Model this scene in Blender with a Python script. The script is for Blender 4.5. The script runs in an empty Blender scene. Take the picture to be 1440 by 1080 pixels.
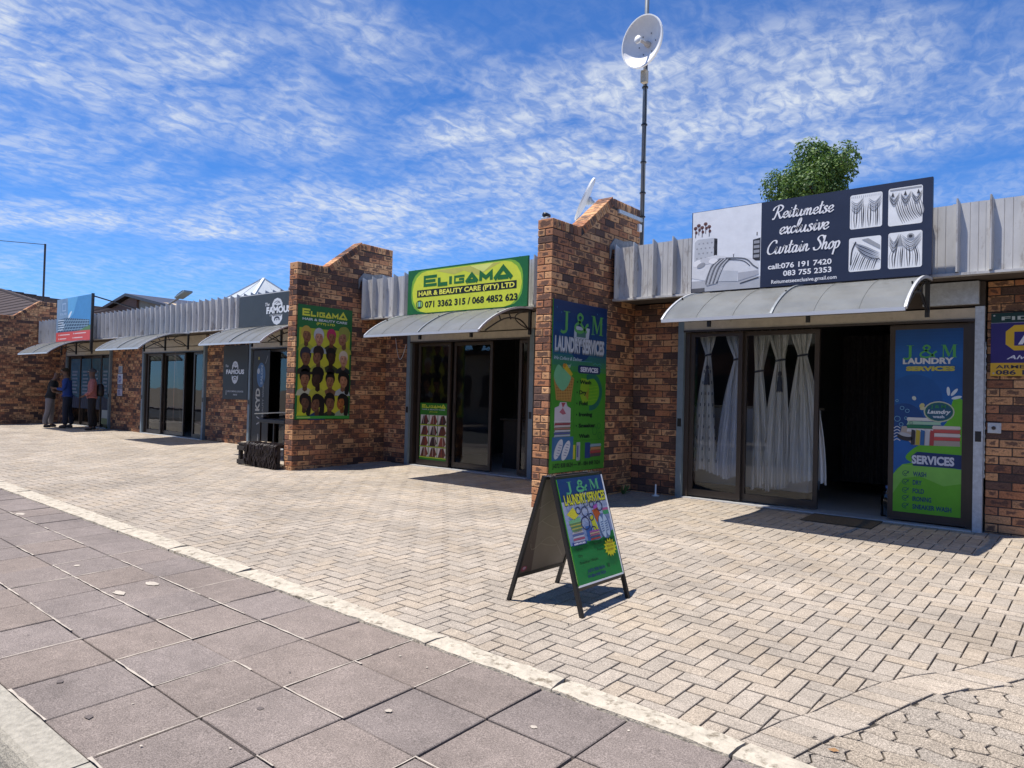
import bpy, bmesh, math, random
from mathutils import Vector, Matrix, noise as mnoise
random.seed(7)
PI = math.pi
scene = bpy.context.scene
COL = scene.collection

# ------------------------------------------------------------------ camera, world, sun, exposure
FW, FH = 1440.0, 1080.0
FOC = 1017.74
yaw, pitch, roll = math.radians(-39.78), math.radians(0.97), math.radians(1.50)
CAM = Vector((0, 0, 1.30))
fwv = Vector((math.sin(yaw)*math.cos(pitch), math.cos(yaw)*math.cos(pitch), math.sin(pitch)))
rt = Vector((math.cos(yaw), -math.sin(yaw), 0)); upv = rt.cross(fwv)
R_ = math.cos(roll)*rt + math.sin(roll)*upv
U_ = -math.sin(roll)*rt + math.cos(roll)*upv
cam = bpy.data.cameras.new('camera'); cam.sensor_width = 36; cam.sensor_fit = 'HORIZONTAL'
cam.lens = 36*FOC/FW; cam.clip_start = .05; cam.clip_end = 3000
co = bpy.data.objects.new('camera', cam); COL.objects.link(co)
co.matrix_world = Matrix(((R_.x, U_.x, -fwv.x, CAM.x), (R_.y, U_.y, -fwv.y, CAM.y), (R_.z, U_.z, -fwv.z, CAM.z), (0, 0, 0, 1)))
scene.camera = co

TOSUN = Vector((-.225, -.25, 1)).normalized()
sun = bpy.data.lights.new('sun', 'SUN'); sun.energy = 5.0; sun.angle = math.radians(.5); sun.color = (1, .94, .85)
so = bpy.data.objects.new('sun', sun); COL.objects.link(so)
so.rotation_euler = TOSUN.to_track_quat('Z', 'Y').to_euler(); so.location = (0, 0, 30)

w = bpy.data.worlds.new('World'); scene.world = w; w.use_nodes = True
nt = w.node_tree; N = nt.nodes; L = nt.links; N.clear()
def nn(nt, t, **k):
    n = nt.nodes.new(t)
    for a, b in k.items():
        if a.startswith('i_'):
            n.inputs[int(a[2:])].default_value = b
        else: setattr(n, a, b)
    return n
def ramp(n, stops):
    cr = n.color_ramp
    while len(cr.elements) > 1: cr.elements.remove(cr.elements[-1])
    for i, (p, c) in enumerate(stops):
        e = cr.elements[0] if i == 0 else cr.elements.new(p)
        e.position = p; e.color = (*c, 1) if len(c) == 3 else c
sky = nn(nt, 'ShaderNodeTexSky', sky_type='NISHITA', sun_disc=False)
sky.sun_elevation = math.asin(TOSUN.z); sky.sun_rotation = math.atan2(TOSUN.x, TOSUN.y) % (2*PI)
sky.altitude = 1500; sky.air_density = 1.0; sky.dust_density = .3; sky.ozone_density = 3.0
bg = nn(nt, 'ShaderNodeBackground'); bg.inputs[1].default_value = .064
out = nn(nt, 'ShaderNodeOutputWorld')
tc = nn(nt, 'ShaderNodeTexCoord'); sep = nn(nt, 'ShaderNodeSeparateXYZ'); L.new(tc.outputs['Generated'], sep.inputs[0])
# clouds on a flat layer high above: direction.xy / (z + c)
zz = nn(nt, 'ShaderNodeMath', operation='MAXIMUM'); L.new(sep.outputs[2], zz.inputs[0]); zz.inputs[1].default_value = 0.0
za = nn(nt, 'ShaderNodeMath', operation='ADD'); L.new(zz.outputs[0], za.inputs[0]); za.inputs[1].default_value = .12
dx = nn(nt, 'ShaderNodeMath', operation='DIVIDE'); L.new(sep.outputs[0], dx.inputs[0]); L.new(za.outputs[0], dx.inputs[1])
dy = nn(nt, 'ShaderNodeMath', operation='DIVIDE'); L.new(sep.outputs[1], dy.inputs[0]); L.new(za.outputs[0], dy.inputs[1])
cmb = nn(nt, 'ShaderNodeCombineXYZ'); L.new(dx.outputs[0], cmb.inputs[0]); L.new(dy.outputs[0], cmb.inputs[1])
def mapped(rot, sc, loc=(0, 0, 0)):
    m = nn(nt, 'ShaderNodeMapping'); m.inputs['Rotation'].default_value = (0, 0, math.radians(rot)); m.inputs['Scale'].default_value = sc
    m.inputs['Location'].default_value = loc
    L.new(cmb.outputs[0], m.inputs[0]); return m
def noi(m, scale, det, rough, dist=0.0, lac=2.0):
    n = nn(nt, 'ShaderNodeTexNoise'); n.inputs['Scale'].default_value = scale; n.inputs['Detail'].default_value = det
    n.inputs['Roughness'].default_value = rough; n.inputs['Distortion'].default_value = dist; n.inputs['Lacunarity'].default_value = lac
    L.new(m.outputs[0], n.inputs[0]); return n
big = noi(mapped(38, (.45, 1.5, 1), (3.3, 1.2, 0)), .85, 3, .5, .5)
mid = noi(mapped(35, (.85, 1.35, 1), (1.7, 5.0, 0)), 3.4, 8, .66, .7)
fine = noi(mapped(62, (1.25, .8, 1), (0, 2, 0)), 21, 5, .58, .6)
# cloud banks: soft-edged strips on the cloud layer (from, to, half width, density), edges broken by noise
BANKS = [(-1.847, 0.419, -1.814, 0.802, 0.366, 1.00),
         (-1.727, 0.637, -1.825, 1.149, 0.246, 0.80),
         (-2.477, 0.539, -2.331, 0.812, 0.260, 0.70),
         (-1.321, 0.857, -1.241, 1.126, 0.161, 0.75),
         (-1.218, 1.220, -1.103, 1.348, 0.117, 0.75),
         (-1.433, 1.442, -0.758, 1.633, 0.203, 1.05),
         (-1.399, 1.793, -0.576, 1.915, 0.392, 1.05),
         (-0.719, 1.548, -0.316, 1.714, 0.190, 0.55),
         (-0.591, 2.093, -0.174, 2.112, 0.252, 0.60),
         (-3.097, 0.851, -2.495, 1.648, 0.201, 1.10),
         (-2.406, 1.467, -1.737, 1.756, 0.223, 1.00),
         (-2.223, 1.929, -1.245, 1.966, 0.346, 0.95),
         (-2.707, 0.905, -2.493, 1.292, 0.104, 0.60),
         (-3.778, 0.992, -2.602, 2.265, 0.287, 0.50),
         (-1.324, 2.287, -0.894, 2.257, 0.242, 0.50),
         (-0.645, 2.926, -0.214, 2.630, 0.220, 0.35),
         (1.6, 1.0, 3.5, 2.2, .9, .9), (-3.0, -2.0, .5, -3.4, .8, .8), (2.4, -2.0, 4.0, .4, .7, .8), (-5.5, 2.0, -4.2, -1.5, .8, .7), (.6, -.6, 1.5, -.3, .35, .7), (.8, 3.6, 3.6, 4.6, .9, .8)]
wn = noi(mapped(0, (1, 1, 1), (4, 4, 0)), 1.9, 5, .6); ws = nn(nt, 'ShaderNodeVectorMath', operation='SUBTRACT'); L.new(wn.outputs['Color'], ws.inputs[0]); ws.inputs[1].default_value = (.5, .5, .5)
wa = nn(nt, 'ShaderNodeVectorMath', operation='MULTIPLY_ADD'); L.new(ws.outputs[0], wa.inputs[0]); wa.inputs[1].default_value = (.75, .75, 0); L.new(cmb.outputs[0], wa.inputs[2])
m1 = None
for (ax, ay, bx, by, r_, s_) in BANKS:
    pa = nn(nt, 'ShaderNodeVectorMath', operation='SUBTRACT'); L.new(wa.outputs[0], pa.inputs[0]); pa.inputs[1].default_value = (ax, ay, 0)
    dt = nn(nt, 'ShaderNodeVectorMath', operation='DOT_PRODUCT'); L.new(pa.outputs[0], dt.inputs[0]); q_ = (bx-ax)**2+(by-ay)**2; dt.inputs[1].default_value = ((bx-ax)/q_, (by-ay)/q_, 0)
    hc_ = nn(nt, 'ShaderNodeClamp'); L.new(dt.outputs['Value'], hc_.inputs[0])
    sc_ = nn(nt, 'ShaderNodeVectorMath', operation='SCALE'); sc_.inputs[0].default_value = (bx-ax, by-ay, 0); L.new(hc_.outputs[0], sc_.inputs['Scale'])
    df = nn(nt, 'ShaderNodeVectorMath', operation='SUBTRACT'); L.new(pa.outputs[0], df.inputs[0]); L.new(sc_.outputs[0], df.inputs[1])
    ln = nn(nt, 'ShaderNodeVectorMath', operation='LENGTH'); L.new(df.outputs[0], ln.inputs[0])
    mr_ = nn(nt, 'ShaderNodeMapRange', interpolation_type='SMOOTHSTEP'); L.new(ln.outputs['Value'], mr_.inputs[0]); mr_.inputs[1].default_value = r_*.15; mr_.inputs[2].default_value = r_*1.7; mr_.inputs[3].default_value = s_; mr_.inputs[4].default_value = 0
    if m1 is None: m1 = mr_
    else:
        mm_ = nn(nt, 'ShaderNodeMath', operation='MAXIMUM'); L.new(m1.outputs[0], mm_.inputs[0]); L.new(mr_.outputs[0], mm_.inputs[1]); m1 = mm_
bg2 = nn(nt, 'ShaderNodeMapRange'); L.new(big.outputs[0], bg2.inputs[0]); bg2.inputs[1].default_value = .35; bg2.inputs[2].default_value = .7; bg2.inputs[3].default_value = .0; bg2.inputs[4].default_value = .20
mm_ = nn(nt, 'ShaderNodeMath', operation='MAXIMUM'); L.new(m1.outputs[0], mm_.inputs[0]); L.new(bg2.outputs[0], mm_.inputs[1]); m1 = mm_
m2 = nn(nt, 'ShaderNodeMapRange'); L.new(mid.outputs[0], m2.inputs[0]); m2.inputs[1].default_value = .30; m2.inputs[2].default_value = .62; m2.inputs[3].default_value = .06
m3 = nn(nt, 'ShaderNodeMapRange'); L.new(fine.outputs[0], m3.inputs[0]); m3.inputs[1].default_value = .39; m3.inputs[2].default_value = .61
m3.inputs[3].default_value = .40; m3.inputs[4].default_value = 1.05; m3.clamp = True
a1 = nn(nt, 'ShaderNodeMath', operation='MULTIPLY'); L.new(m1.outputs[0], a1.inputs[0]); L.new(m2.outputs[0], a1.inputs[1])
a2 = nn(nt, 'ShaderNodeMath', operation='MULTIPLY'); L.new(a1.outputs[0], a2.inputs[0]); L.new(m3.outputs[0], a2.inputs[1])
a3 = nn(nt, 'ShaderNodeMath', operation='MULTIPLY'); L.new(a2.outputs[0], a3.inputs[0]); a3.inputs[1].default_value = .80; a3.use_clamp = True
# thin veil everywhere + a bit of whitening low down
v1 = nn(nt, 'ShaderNodeMapRange'); L.new(sep.outputs[2], v1.inputs[0]); v1.inputs[1].default_value = 0.0; v1.inputs[2].default_value = .30
v1.inputs[3].default_value = .34; v1.inputs[4].default_value = .0
v2 = nn(nt, 'ShaderNodeMath', operation='MULTIPLY'); L.new(v1.outputs[0], v2.inputs[0]); L.new(m3.outputs[0], v2.inputs[1])
a4 = nn(nt, 'ShaderNodeMath', operation='MAXIMUM'); L.new(a3.outputs[0], a4.inputs[0]); L.new(v2.outputs[0], a4.inputs[1])
hs = nn(nt, 'ShaderNodeMix', data_type='RGBA', blend_type='MULTIPLY'); hs.inputs[0].default_value = 1
L.new(sky.outputs[0], hs.inputs[6]); hs.inputs[7].default_value = (.54, 1.16, 1.92, 1)
cm = nn(nt, 'ShaderNodeMix', data_type='RGBA'); L.new(a4.outputs[0], cm.inputs[0]); L.new(hs.outputs[2], cm.inputs[6]); cm.inputs[7].default_value = (8.6, 9.2, 10.0, 1)
L.new(cm.outputs[2], bg.inputs[0]); L.new(bg.outputs[0], out.inputs[0])

scene.view_settings.view_transform = 'Standard'; scene.view_settings.look = 'None'
scene.view_settings.exposure = .50; scene.view_settings.gamma = 1; scene.view_settings.use_curve_mapping = False

# ------------------------------------------------------------------ helpers
D = 9.06          # facade plane
SL = .03          # fall of the paving towards the street
def gz(y): return -SL*(D-y) if y < D else 0.0

def tag(o, label=None, cat=None, group=None, kind=None):
    if label: o['label'] = label
    if cat: o['category'] = cat
    if group: o['group'] = group
    if kind: o['kind'] = kind
    return o
def empty(name, loc=(0, 0, 0)):
    o = bpy.data.objects.new(name, None); COL.objects.link(o); o.location = loc; o.empty_display_size = .1
    return o
def link(name, me, parent=None, loc=None):
    o = bpy.data.objects.new(name, me); COL.objects.link(o)
    if parent is not None: setpar(o, parent)
    if loc is not None: o.location = loc
    return o
def setpar(o, p):
    o.parent = p; o.matrix_parent_inverse = wm(p).inverted()
def wm(o):
    b = Matrix.LocRotScale(o.location, o.rotation_euler, o.scale)
    return wm(o.parent) @ o.matrix_parent_inverse @ b if o.parent else b

class MB:
    def __init__(s): s.v = []; s.f = []; s.m = []; s.mats = []
    def mi(s, mat):
        if mat not in s.mats: s.mats.append(mat)
        return s.mats.index(mat)
    def add(s, vs, fs, mat):
        b = len(s.v); s.v += [tuple(x) for x in vs]; i = s.mi(mat)
        for f in fs: s.f.append([b+k for k in f]); s.m.append(i)
    def box(s, a, b, mat):
        x0, y0, z0 = a; x1, y1, z1 = b
        s.add([(x0,y0,z0),(x1,y0,z0),(x1,y1,z0),(x0,y1,z0),(x0,y0,z1),(x1,y0,z1),(x1,y1,z1),(x0,y1,z1)],
              [(0,3,2,1),(4,5,6,7),(0,1,5,4),(1,2,6,5),(2,3,7,6),(3,0,4,7)], mat)
    def bbox(s, a, b, mat, c=.004):     # box with chamfered edges
        bm = bmesh.new(); bmesh.ops.create_cube(bm, size=1)
        for v in bm.verts: v.co = Vector([(a[i]+b[i])/2 + v.co[i]*(b[i]-a[i]) for i in range(3)])
        bmesh.ops.bevel(bm, geom=bm.edges[:], offset=c, segments=1, affect='EDGES')
        bm.verts.index_update()
        s.add([v.co[:] for v in bm.verts], [[v.index for v in f.verts] for f in bm.faces], mat); bm.free()
    def beam(s, p, q, w, h, mat, up=(0, 0, 1)):   # box between two points
        p = Vector(p); q = Vector(q); d = (q-p).normalized(); u = Vector(up)
        if abs(d.dot(u)) > .95: u = Vector((1, 0, 0))
        a = d.cross(u).normalized(); b = a.cross(d).normalized()
        vs = [e + a*i*w/2 + b*j*h/2 for e in (p, q) for (i, j) in ((-1,-1),(1,-1),(1,1),(-1,1))]
        s.add(vs, [(0,1,2,3),(7,6,5,4),(0,4,5,1),(1,5,6,2),(2,6,7,3),(3,7,4,0)], mat)
    def tube(s, pts, r, mat, n=8, cap=True):
        pts = [Vector(p) for p in pts]; rr = r if isinstance(r, (list, tuple)) else [r]*len(pts); rings = []; vs = []
        pa = None
        for i, p in enumerate(pts):
            d = (pts[min(i+1, len(pts)-1)] - pts[max(i-1, 0)]).normalized()
            if pa is None: pa = d.orthogonal().normalized()
            pa = (pa - d*pa.dot(d)).normalized(); b = d.cross(pa)
            for k in range(n):
                t = 2*PI*k/n; vs.append(p + (pa*math.cos(t)+b*math.sin(t))*rr[i])
        fs = [(i*n+k, i*n+(k+1)%n, (i+1)*n+(k+1)%n, (i+1)*n+k) for i in range(len(pts)-1) for k in range(n)]
        if cap: fs += [tuple(range(n))[::-1], tuple((len(pts)-1)*n+k for k in range(n))]
        s.add(vs, fs, mat)
    def lathe(s, prof, o, ax, mat, n=32):   # prof: (radius, height along axis)
        o = Vector(o); ax = Vector(ax).normalized(); a = ax.orthogonal().normalized(); b = ax.cross(a); vs = []
        for (r, h) in prof:
            for k in range(n):
                t = 2*PI*k/n; vs.append(o + ax*h + (a*math.cos(t)+b*math.sin(t))*max(r, 1e-4))
        s.add(vs, [(i*n+k, i*n+(k+1)%n, (i+1)*n+(k+1)%n, (i+1)*n+k) for i in range(len(prof)-1) for k in range(n)], mat)
    def prism(s, poly, a, b, mat, axis=1):  # 2D outline extruded along an axis from a to b
        n = len(poly)
        def P(p, t): return (p[0], t, p[1]) if axis == 1 else (t, p[0], p[1]) if axis == 0 else (p[0], p[1], t)
        vs = [P(p, a) for p in poly] + [P(p, b) for p in poly]
        s.add(vs, [tuple(range(n)), tuple(range(2*n-1, n-1, -1))] + [(i, i+n, (i+1) % n + n, (i+1) % n) for i in range(n)], mat)
    def mesh(s, name, smooth=False):
        me = bpy.data.meshes.new(name); me.from_pydata(s.v, [], s.f)
        for m in s.mats: me.materials.append(m)
        me.polygons.foreach_set('material_index', s.m)
        if smooth: me.polygons.foreach_set('use_smooth', [True]*len(s.f))
        me.update(); return me
    def build(s, name, parent=None, smooth=False, fix=True, **k):
        me = s.mesh(name, smooth)
        if fix:
            bm = bmesh.new(); bm.from_mesh(me); bmesh.ops.recalc_face_normals(bm, faces=bm.faces[:]); bm.to_mesh(me); bm.free()
        o = link(name, me, parent); tag(o, **k); return o

# ------------------------------------------------------------------ materials
def mat(name, col, rough=.7, metal=0., var=0., vscale=3., bump=0., bscale=60., spec=.5, rnd=0., dirt=None, stretch=None, sss=0):
    m = bpy.data.materials.new(name); m.use_nodes = True; t = m.node_tree; p = t.nodes['Principled BSDF']
    p.inputs['Roughness'].default_value = rough; p.inputs['Metallic'].default_value = metal; p.inputs['Specular IOR Level'].default_value = spec
    p.inputs['Base Color'].default_value = (*col, 1)
    geo = nn(t, 'ShaderNodeNewGeometry'); src = None
    def mp(sc):
        if stretch is None: return geo.outputs['Position']
        q = nn(t, 'ShaderNodeMapping'); q.inputs['Scale'].default_value = stretch; t.links.new(geo.outputs['Position'], q.inputs[0]); return q.outputs[0]
    colout = None
    if var or rnd or dirt:
        rgb = nn(t, 'ShaderNodeRGB'); rgb.outputs[0].default_value = (*col, 1); colout = rgb.outputs[0]
    if var:
        n = nn(t, 'ShaderNodeTexNoise'); n.inputs['Scale'].default_value = vscale; n.inputs['Detail'].default_value = 6; n.inputs['Roughness'].default_value = .65
        t.links.new(mp(1), n.inputs[0])
        mr = nn(t, 'ShaderNodeMapRange'); mr.inputs[1].default_value = .25; mr.inputs[2].default_value = .75; mr.inputs[3].default_value = 1-var; mr.inputs[4].default_value = 1+var
        t.links.new(n.outputs[0], mr.inputs[0])
        mx = nn(t, 'ShaderNodeMix', data_type='RGBA', blend_type='MULTIPLY'); mx.inputs[0].default_value = 1
        t.links.new(colout, mx.inputs[6]); t.links.new(mr.outputs[0], mx.inputs[7]); colout = mx.outputs[2]
    if rnd:
        oi = nn(t, 'ShaderNodeObjectInfo'); ad = nn(t, 'ShaderNodeMath', operation='ADD'); fr = nn(t, 'ShaderNodeMath', operation='FRACT')
        t.links.new(oi.outputs['Random'], ad.inputs[0]); t.links.new(geo.outputs['Random Per Island'], ad.inputs[1]); t.links.new(ad.outputs[0], fr.inputs[0])
        mr = nn(t, 'ShaderNodeMapRange'); mr.inputs[3].default_value = 1-rnd; mr.inputs[4].default_value = 1+rnd; t.links.new(fr.outputs[0], mr.inputs[0])
        mx = nn(t, 'ShaderNodeMix', data_type='RGBA', blend_type='MULTIPLY'); mx.inputs[0].default_value = 1
        t.links.new(colout, mx.inputs[6]); t.links.new(mr.outputs[0], mx.inputs[7]); colout = mx.outputs[2]
    if dirt:      # (colour, threshold lo, hi, scale)
        n = nn(t, 'ShaderNodeTexNoise'); n.inputs['Scale'].default_value = dirt[3]; n.inputs['Detail'].default_value = 7; n.inputs['Roughness'].default_value = .7
        t.links.new(mp(1), n.inputs[0])
        mr = nn(t, 'ShaderNodeMapRange'); mr.inputs[1].default_value = dirt[1]; mr.inputs[2].default_value = dirt[2]; t.links.new(n.outputs[0], mr.inputs[0])
        mx = nn(t, 'ShaderNodeMix', data_type='RGBA'); t.links.new(mr.outputs[0], mx.inputs[0]); t.links.new(colout, mx.inputs[6]); mx.inputs[7].default_value = (*dirt[0], 1); colout = mx.outputs[2]
    if colout: t.links.new(colout, p.inputs['Base Color'])
    if bump:
        n = nn(t, 'ShaderNodeTexNoise'); n.inputs['Scale'].default_value = bscale; n.inputs['Detail'].default_value = 4
        t.links.new(geo.outputs['Position'], n.inputs[0]); b = nn(t, 'ShaderNodeBump'); b.inputs['Strength'].default_value = bump; b.inputs['Distance'].default_value = .01
        t.links.new(n.outputs[0], b.inputs['Height']); t.links.new(b.outputs[0], p.inputs['Normal'])
    return m

def brick_mat(name, warm=1.0):
    """face brick: each one its own fired tone, many with burnt blotches"""
    m = bpy.data.materials.new(name); m.use_nodes = True; t = m.node_tree; p = t.nodes['Principled BSDF']; p.inputs['Roughness'].default_value = .82
    p.inputs['Specular IOR Level'].default_value = .3
    geo = nn(t, 'ShaderNodeNewGeometry'); oi = nn(t, 'ShaderNodeObjectInfo')
    ad = nn(t, 'ShaderNodeMath', operation='ADD'); fr = nn(t, 'ShaderNodeMath', operation='FRACT')
    t.links.new(oi.outputs['Random'], ad.inputs[0]); t.links.new(geo.outputs['Random Per Island'], ad.inputs[1]); t.links.new(ad.outputs[0], fr.inputs[0])
    cr = nn(t, 'ShaderNodeValToRGB'); cr.color_ramp.interpolation = 'CONSTANT'
    k = warm
    ramp(cr, [(0, (.60, .32, .155)), (.15, (.50, .235, .115)), (.30, (.66, .37, .185)), (.42, (.43, .185, .09)), (.53, (.28, .125, .07)),
              (.63, (.52, .28, .14)), (.76, (.15, .085, .062)), (.84, (.42, .19, .10)), (.95, (.10, .062, .052))])
    t.links.new(fr.outputs[0], cr.inputs[0])
    # kiln-flashed centres: a dark patch inside a paler rim, its place and size different on each brick
    def mth(op, x, y=None):
        n = nn(t, 'ShaderNodeMath', operation=op)
        for i, q in enumerate((x, y)):
            if q is None: continue
            if isinstance(q, (int, float)): n.inputs[i].default_value = q
            else: t.links.new(q, n.inputs[i])
        return n.outputs[0]
    at = nn(t, 'ShaderNodeAttribute', attribute_name='bl'); sp = nn(t, 'ShaderNodeSeparateXYZ'); t.links.new(at.outputs['Vector'], sp.inputs[0])
    A_, B_, C_ = [mth('ABSOLUTE', sp.outputs[i]) for i in range(3)]
    mid = mth('MAXIMUM', mth('MINIMUM', A_, B_), mth('MINIMUM', mth('MAXIMUM', A_, B_), C_))
    rnd2 = mth('FRACT', mth('MULTIPLY', fr.outputs[0], 37.7))
    vo = nn(t, 'ShaderNodeVectorMath', operation='MULTIPLY_ADD'); t.links.new(fr.outputs[0], vo.inputs[0]); vo.inputs[1].default_value = (91, 57, 33); t.links.new(geo.outputs['Position'], vo.inputs[2])
    nz = nn(t, 'ShaderNodeTexNoise'); nz.inputs['Scale'].default_value = 15; nz.inputs['Detail'].default_value = 3; nz.inputs['Roughness'].default_value = .6
    t.links.new(vo.outputs[0], nz.inputs[0])
    core = mth('SUBTRACT', mth('ADD', mth('MULTIPLY', nz.outputs[0], 1.1), mth('MULTIPLY', rnd2, .52)), mth('MULTIPLY', mid, 1.15))
    mr = nn(t, 'ShaderNodeMapRange'); t.links.new(core, mr.inputs[0]); mr.inputs[1].default_value = .45; mr.inputs[2].default_value = .60; mr.inputs[4].default_value = .82
    mx = nn(t, 'ShaderNodeMix', data_type='RGBA'); t.links.new(mr.outputs[0], mx.inputs[0]); t.links.new(cr.outputs[0], mx.inputs[6]); mx.inputs[7].default_value = (.085, .052, .045, 1)
    n2 = nn(t, 'ShaderNodeTexNoise'); n2.inputs['Scale'].default_value = 70; n2.inputs['Detail'].default_value = 5; t.links.new(geo.outputs['Position'], n2.inputs[0])
    mr2 = nn(t, 'ShaderNodeMapRange'); t.links.new(n2.outputs[0], mr2.inputs[0]); mr2.inputs[1].default_value = .3; mr2.inputs[2].default_value = .7; mr2.inputs[3].default_value = .72; mr2.inputs[4].default_value = 1.25
    mx2 = nn(t, 'ShaderNodeMix', data_type='RGBA', blend_type='MULTIPLY'); mx2.inputs[0].default_value = 1; t.links.new(mx.outputs[2], mx2.inputs[6]); t.links.new(mr2.outputs[0], mx2.inputs[7])
    # grime
    n3 = nn(t, 'ShaderNodeTexNoise'); n3.inputs['Scale'].default_value = 1.3; n3.inputs['Detail'].default_value = 5; t.links.new(geo.outputs['Position'], n3.inputs[0])
    mr3 = nn(t, 'ShaderNodeMapRange'); t.links.new(n3.outputs[0], mr3.inputs[0]); mr3.inputs[1].default_value = .35; mr3.inputs[2].default_value = .7; mr3.inputs[3].default_value = 1.1; mr3.inputs[4].default_value = .72
    mx3 = nn(t, 'ShaderNodeMix', data_type='RGBA', blend_type='MULTIPLY'); mx3.inputs[0].default_value = 1; t.links.new(mx2.outputs[2], mx3.inputs[6]); t.links.new(mr3.outputs[0], mx3.inputs[7])
    t.links.new(mx3.outputs[2], p.inputs['Base Color'])
    b = nn(t, 'ShaderNodeBump'); b.inputs['Strength'].default_value = .45; b.inputs['Distance'].default_value = .006; t.links.new(n2.outputs[0], b.inputs['Height']); t.links.new(b.outputs[0], p.inputs['Normal'])
    return m

def paver_mat(name, base, rnd, speck, stain=True):
    m = bpy.data.materials.new(name); m.use_nodes = True; t = m.node_tree; p = t.nodes['Principled BSDF']; p.inputs['Roughness'].default_value = .9; p.inputs['Specular IOR Level'].default_value = .25
    geo = nn(t, 'ShaderNodeNewGeometry'); oi = nn(t, 'ShaderNodeObjectInfo')
    ad = nn(t, 'ShaderNodeMath', operation='ADD'); fr = nn(t, 'ShaderNodeMath', operation='FRACT')
    t.links.new(oi.outputs['Random'], ad.inputs[0]); t.links.new(geo.outputs['Random Per Island'], ad.inputs[1]); t.links.new(ad.outputs[0], fr.inputs[0])
    cr = nn(t, 'ShaderNodeValToRGB'); b = base
    ramp(cr, [(0, tuple(c*(1-rnd) for c in b)), (.35, b), (.65, (b[0]*1.03, b[1]*.99, b[2]*.93)), (1, tuple(c*(1+rnd) for c in b))])
    t.links.new(fr.outputs[0], cr.inputs[0]); c = cr.outputs[0]
    def mul(c, scale, lo, hi, a, bb, det=5, rough=.6, stretch=None):
        n = nn(t, 'ShaderNodeTexNoise'); n.inputs['Scale'].default_value = scale; n.inputs['Detail'].default_value = det; n.inputs['Roughness'].default_value = rough
        if stretch:
            q = nn(t, 'ShaderNodeMapping'); q.inputs['Scale'].default_value = stretch; t.links.new(geo.outputs['Position'], q.inputs[0]); t.links.new(q.outputs[0], n.inputs[0])
        else: t.links.new(geo.outputs['Position'], n.inputs[0])
        mr = nn(t, 'ShaderNodeMapRange'); t.links.new(n.outputs[0], mr.inputs[0]); mr.inputs[1].default_value = lo; mr.inputs[2].default_value = hi; mr.inputs[3].default_value = a; mr.inputs[4].default_value = bb
        x = nn(t, 'ShaderNodeMix', data_type='RGBA', blend_type='MULTIPLY'); x.inputs[0].default_value = 1; t.links.new(c, x.inputs[6]); t.links.new(mr.outputs[0], x.inputs[7]); return x.outputs[2], n
    c, nf = mul(c, 190, .3, .7, 1-speck, 1+speck, 2, .8)
    c, _ = mul(c, 95, .35, .65, 1-speck*.45, 1+speck*.45, 3, .7)
    c, _ = mul(c, 11, .3, .7, .9, 1.1)
    if stain: c, _ = mul(c, 2.3, .60, .74, 1.0, .80, 5, .65)
    if stain: c, _ = mul(c, .75, .35, .68, 1.07, .76, 6, .62, (1, 1.7, 1))
    t.links.new(c, p.inputs['Base Color'])
    bp = nn(t, 'ShaderNodeBump'); bp.inputs['Strength'].default_value = .5; bp.inputs['Distance'].default_value = .004; t.links.new(nf.outputs[0], bp.inputs['Height']); t.links.new(bp.outputs[0], p.inputs['Normal'])
    return m

def glass_mat(name, tint=(.75, .8, .8), refl=1.0, trans=1.0):
    m = bpy.data.materials.new(name); m.use_nodes = True; t = m.node_tree; t.nodes.clear()
    o = nn(t, 'ShaderNodeOutputMaterial'); tr = nn(t, 'ShaderNodeBsdfTransparent'); tr.inputs[0].default_value = (*tint, 1)
    gl = nn(t, 'ShaderNodeBsdfGlossy'); gl.inputs['Roughness'].default_value = .015; gl.inputs[0].default_value = (.9*refl, .95*refl, 1*refl, 1)
    fr = nn(t, 'ShaderNodeFresnel'); fr.inputs[0].default_value = 1.62
    geo = nn(t, 'ShaderNodeNewGeometry'); n = nn(t, 'ShaderNodeTexNoise'); n.inputs['Scale'].default_value = 1.5; t.links.new(geo.outputs['Position'], n.inputs[0])
    bp = nn(t, 'ShaderNodeBump'); bp.inputs['Strength'].default_value = .04; bp.inputs['Distance'].default_value = .05; t.links.new(n.outputs[0], bp.inputs['Height'])
    t.links.new(bp.outputs[0], gl.inputs['Normal'])
    mx = nn(t, 'ShaderNodeMixShader'); t.links.new(fr.outputs[0], mx.inputs[0]); t.links.new(tr.outputs[0], mx.inputs[1]); t.links.new(gl.outputs[0], mx.inputs[2])
    t.links.new(mx.outputs[0], o.inputs[0]); return m
def sheer_mat(name, col, alpha):
    m = bpy.data.materials.new(name); m.use_nodes = True; t = m.node_tree; t.nodes.clear()
    o = nn(t, 'ShaderNodeOutputMaterial'); d = nn(t, 'ShaderNodeBsdfDiffuse'); d.inputs[0].default_value = (*col, 1)
    tl = nn(t, 'ShaderNodeBsdfTranslucent'); tl.inputs[0].default_value = (*col, 1); a = nn(t, 'ShaderNodeMixShader'); a.inputs[0].default_value = .12
    t.links.new(d.outputs[0], a.inputs[1]); t.links.new(tl.outputs[0], a.inputs[2])
    tr = nn(t, 'ShaderNodeBsdfTransparent'); b = nn(t, 'ShaderNodeMixShader'); b.inputs[0].default_value = alpha
    t.links.new(tr.outputs[0], b.inputs[1]); t.links.new(a.outputs[0], b.inputs[2]); t.links.new(b.outputs[0], o.inputs[0]); return m

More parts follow.
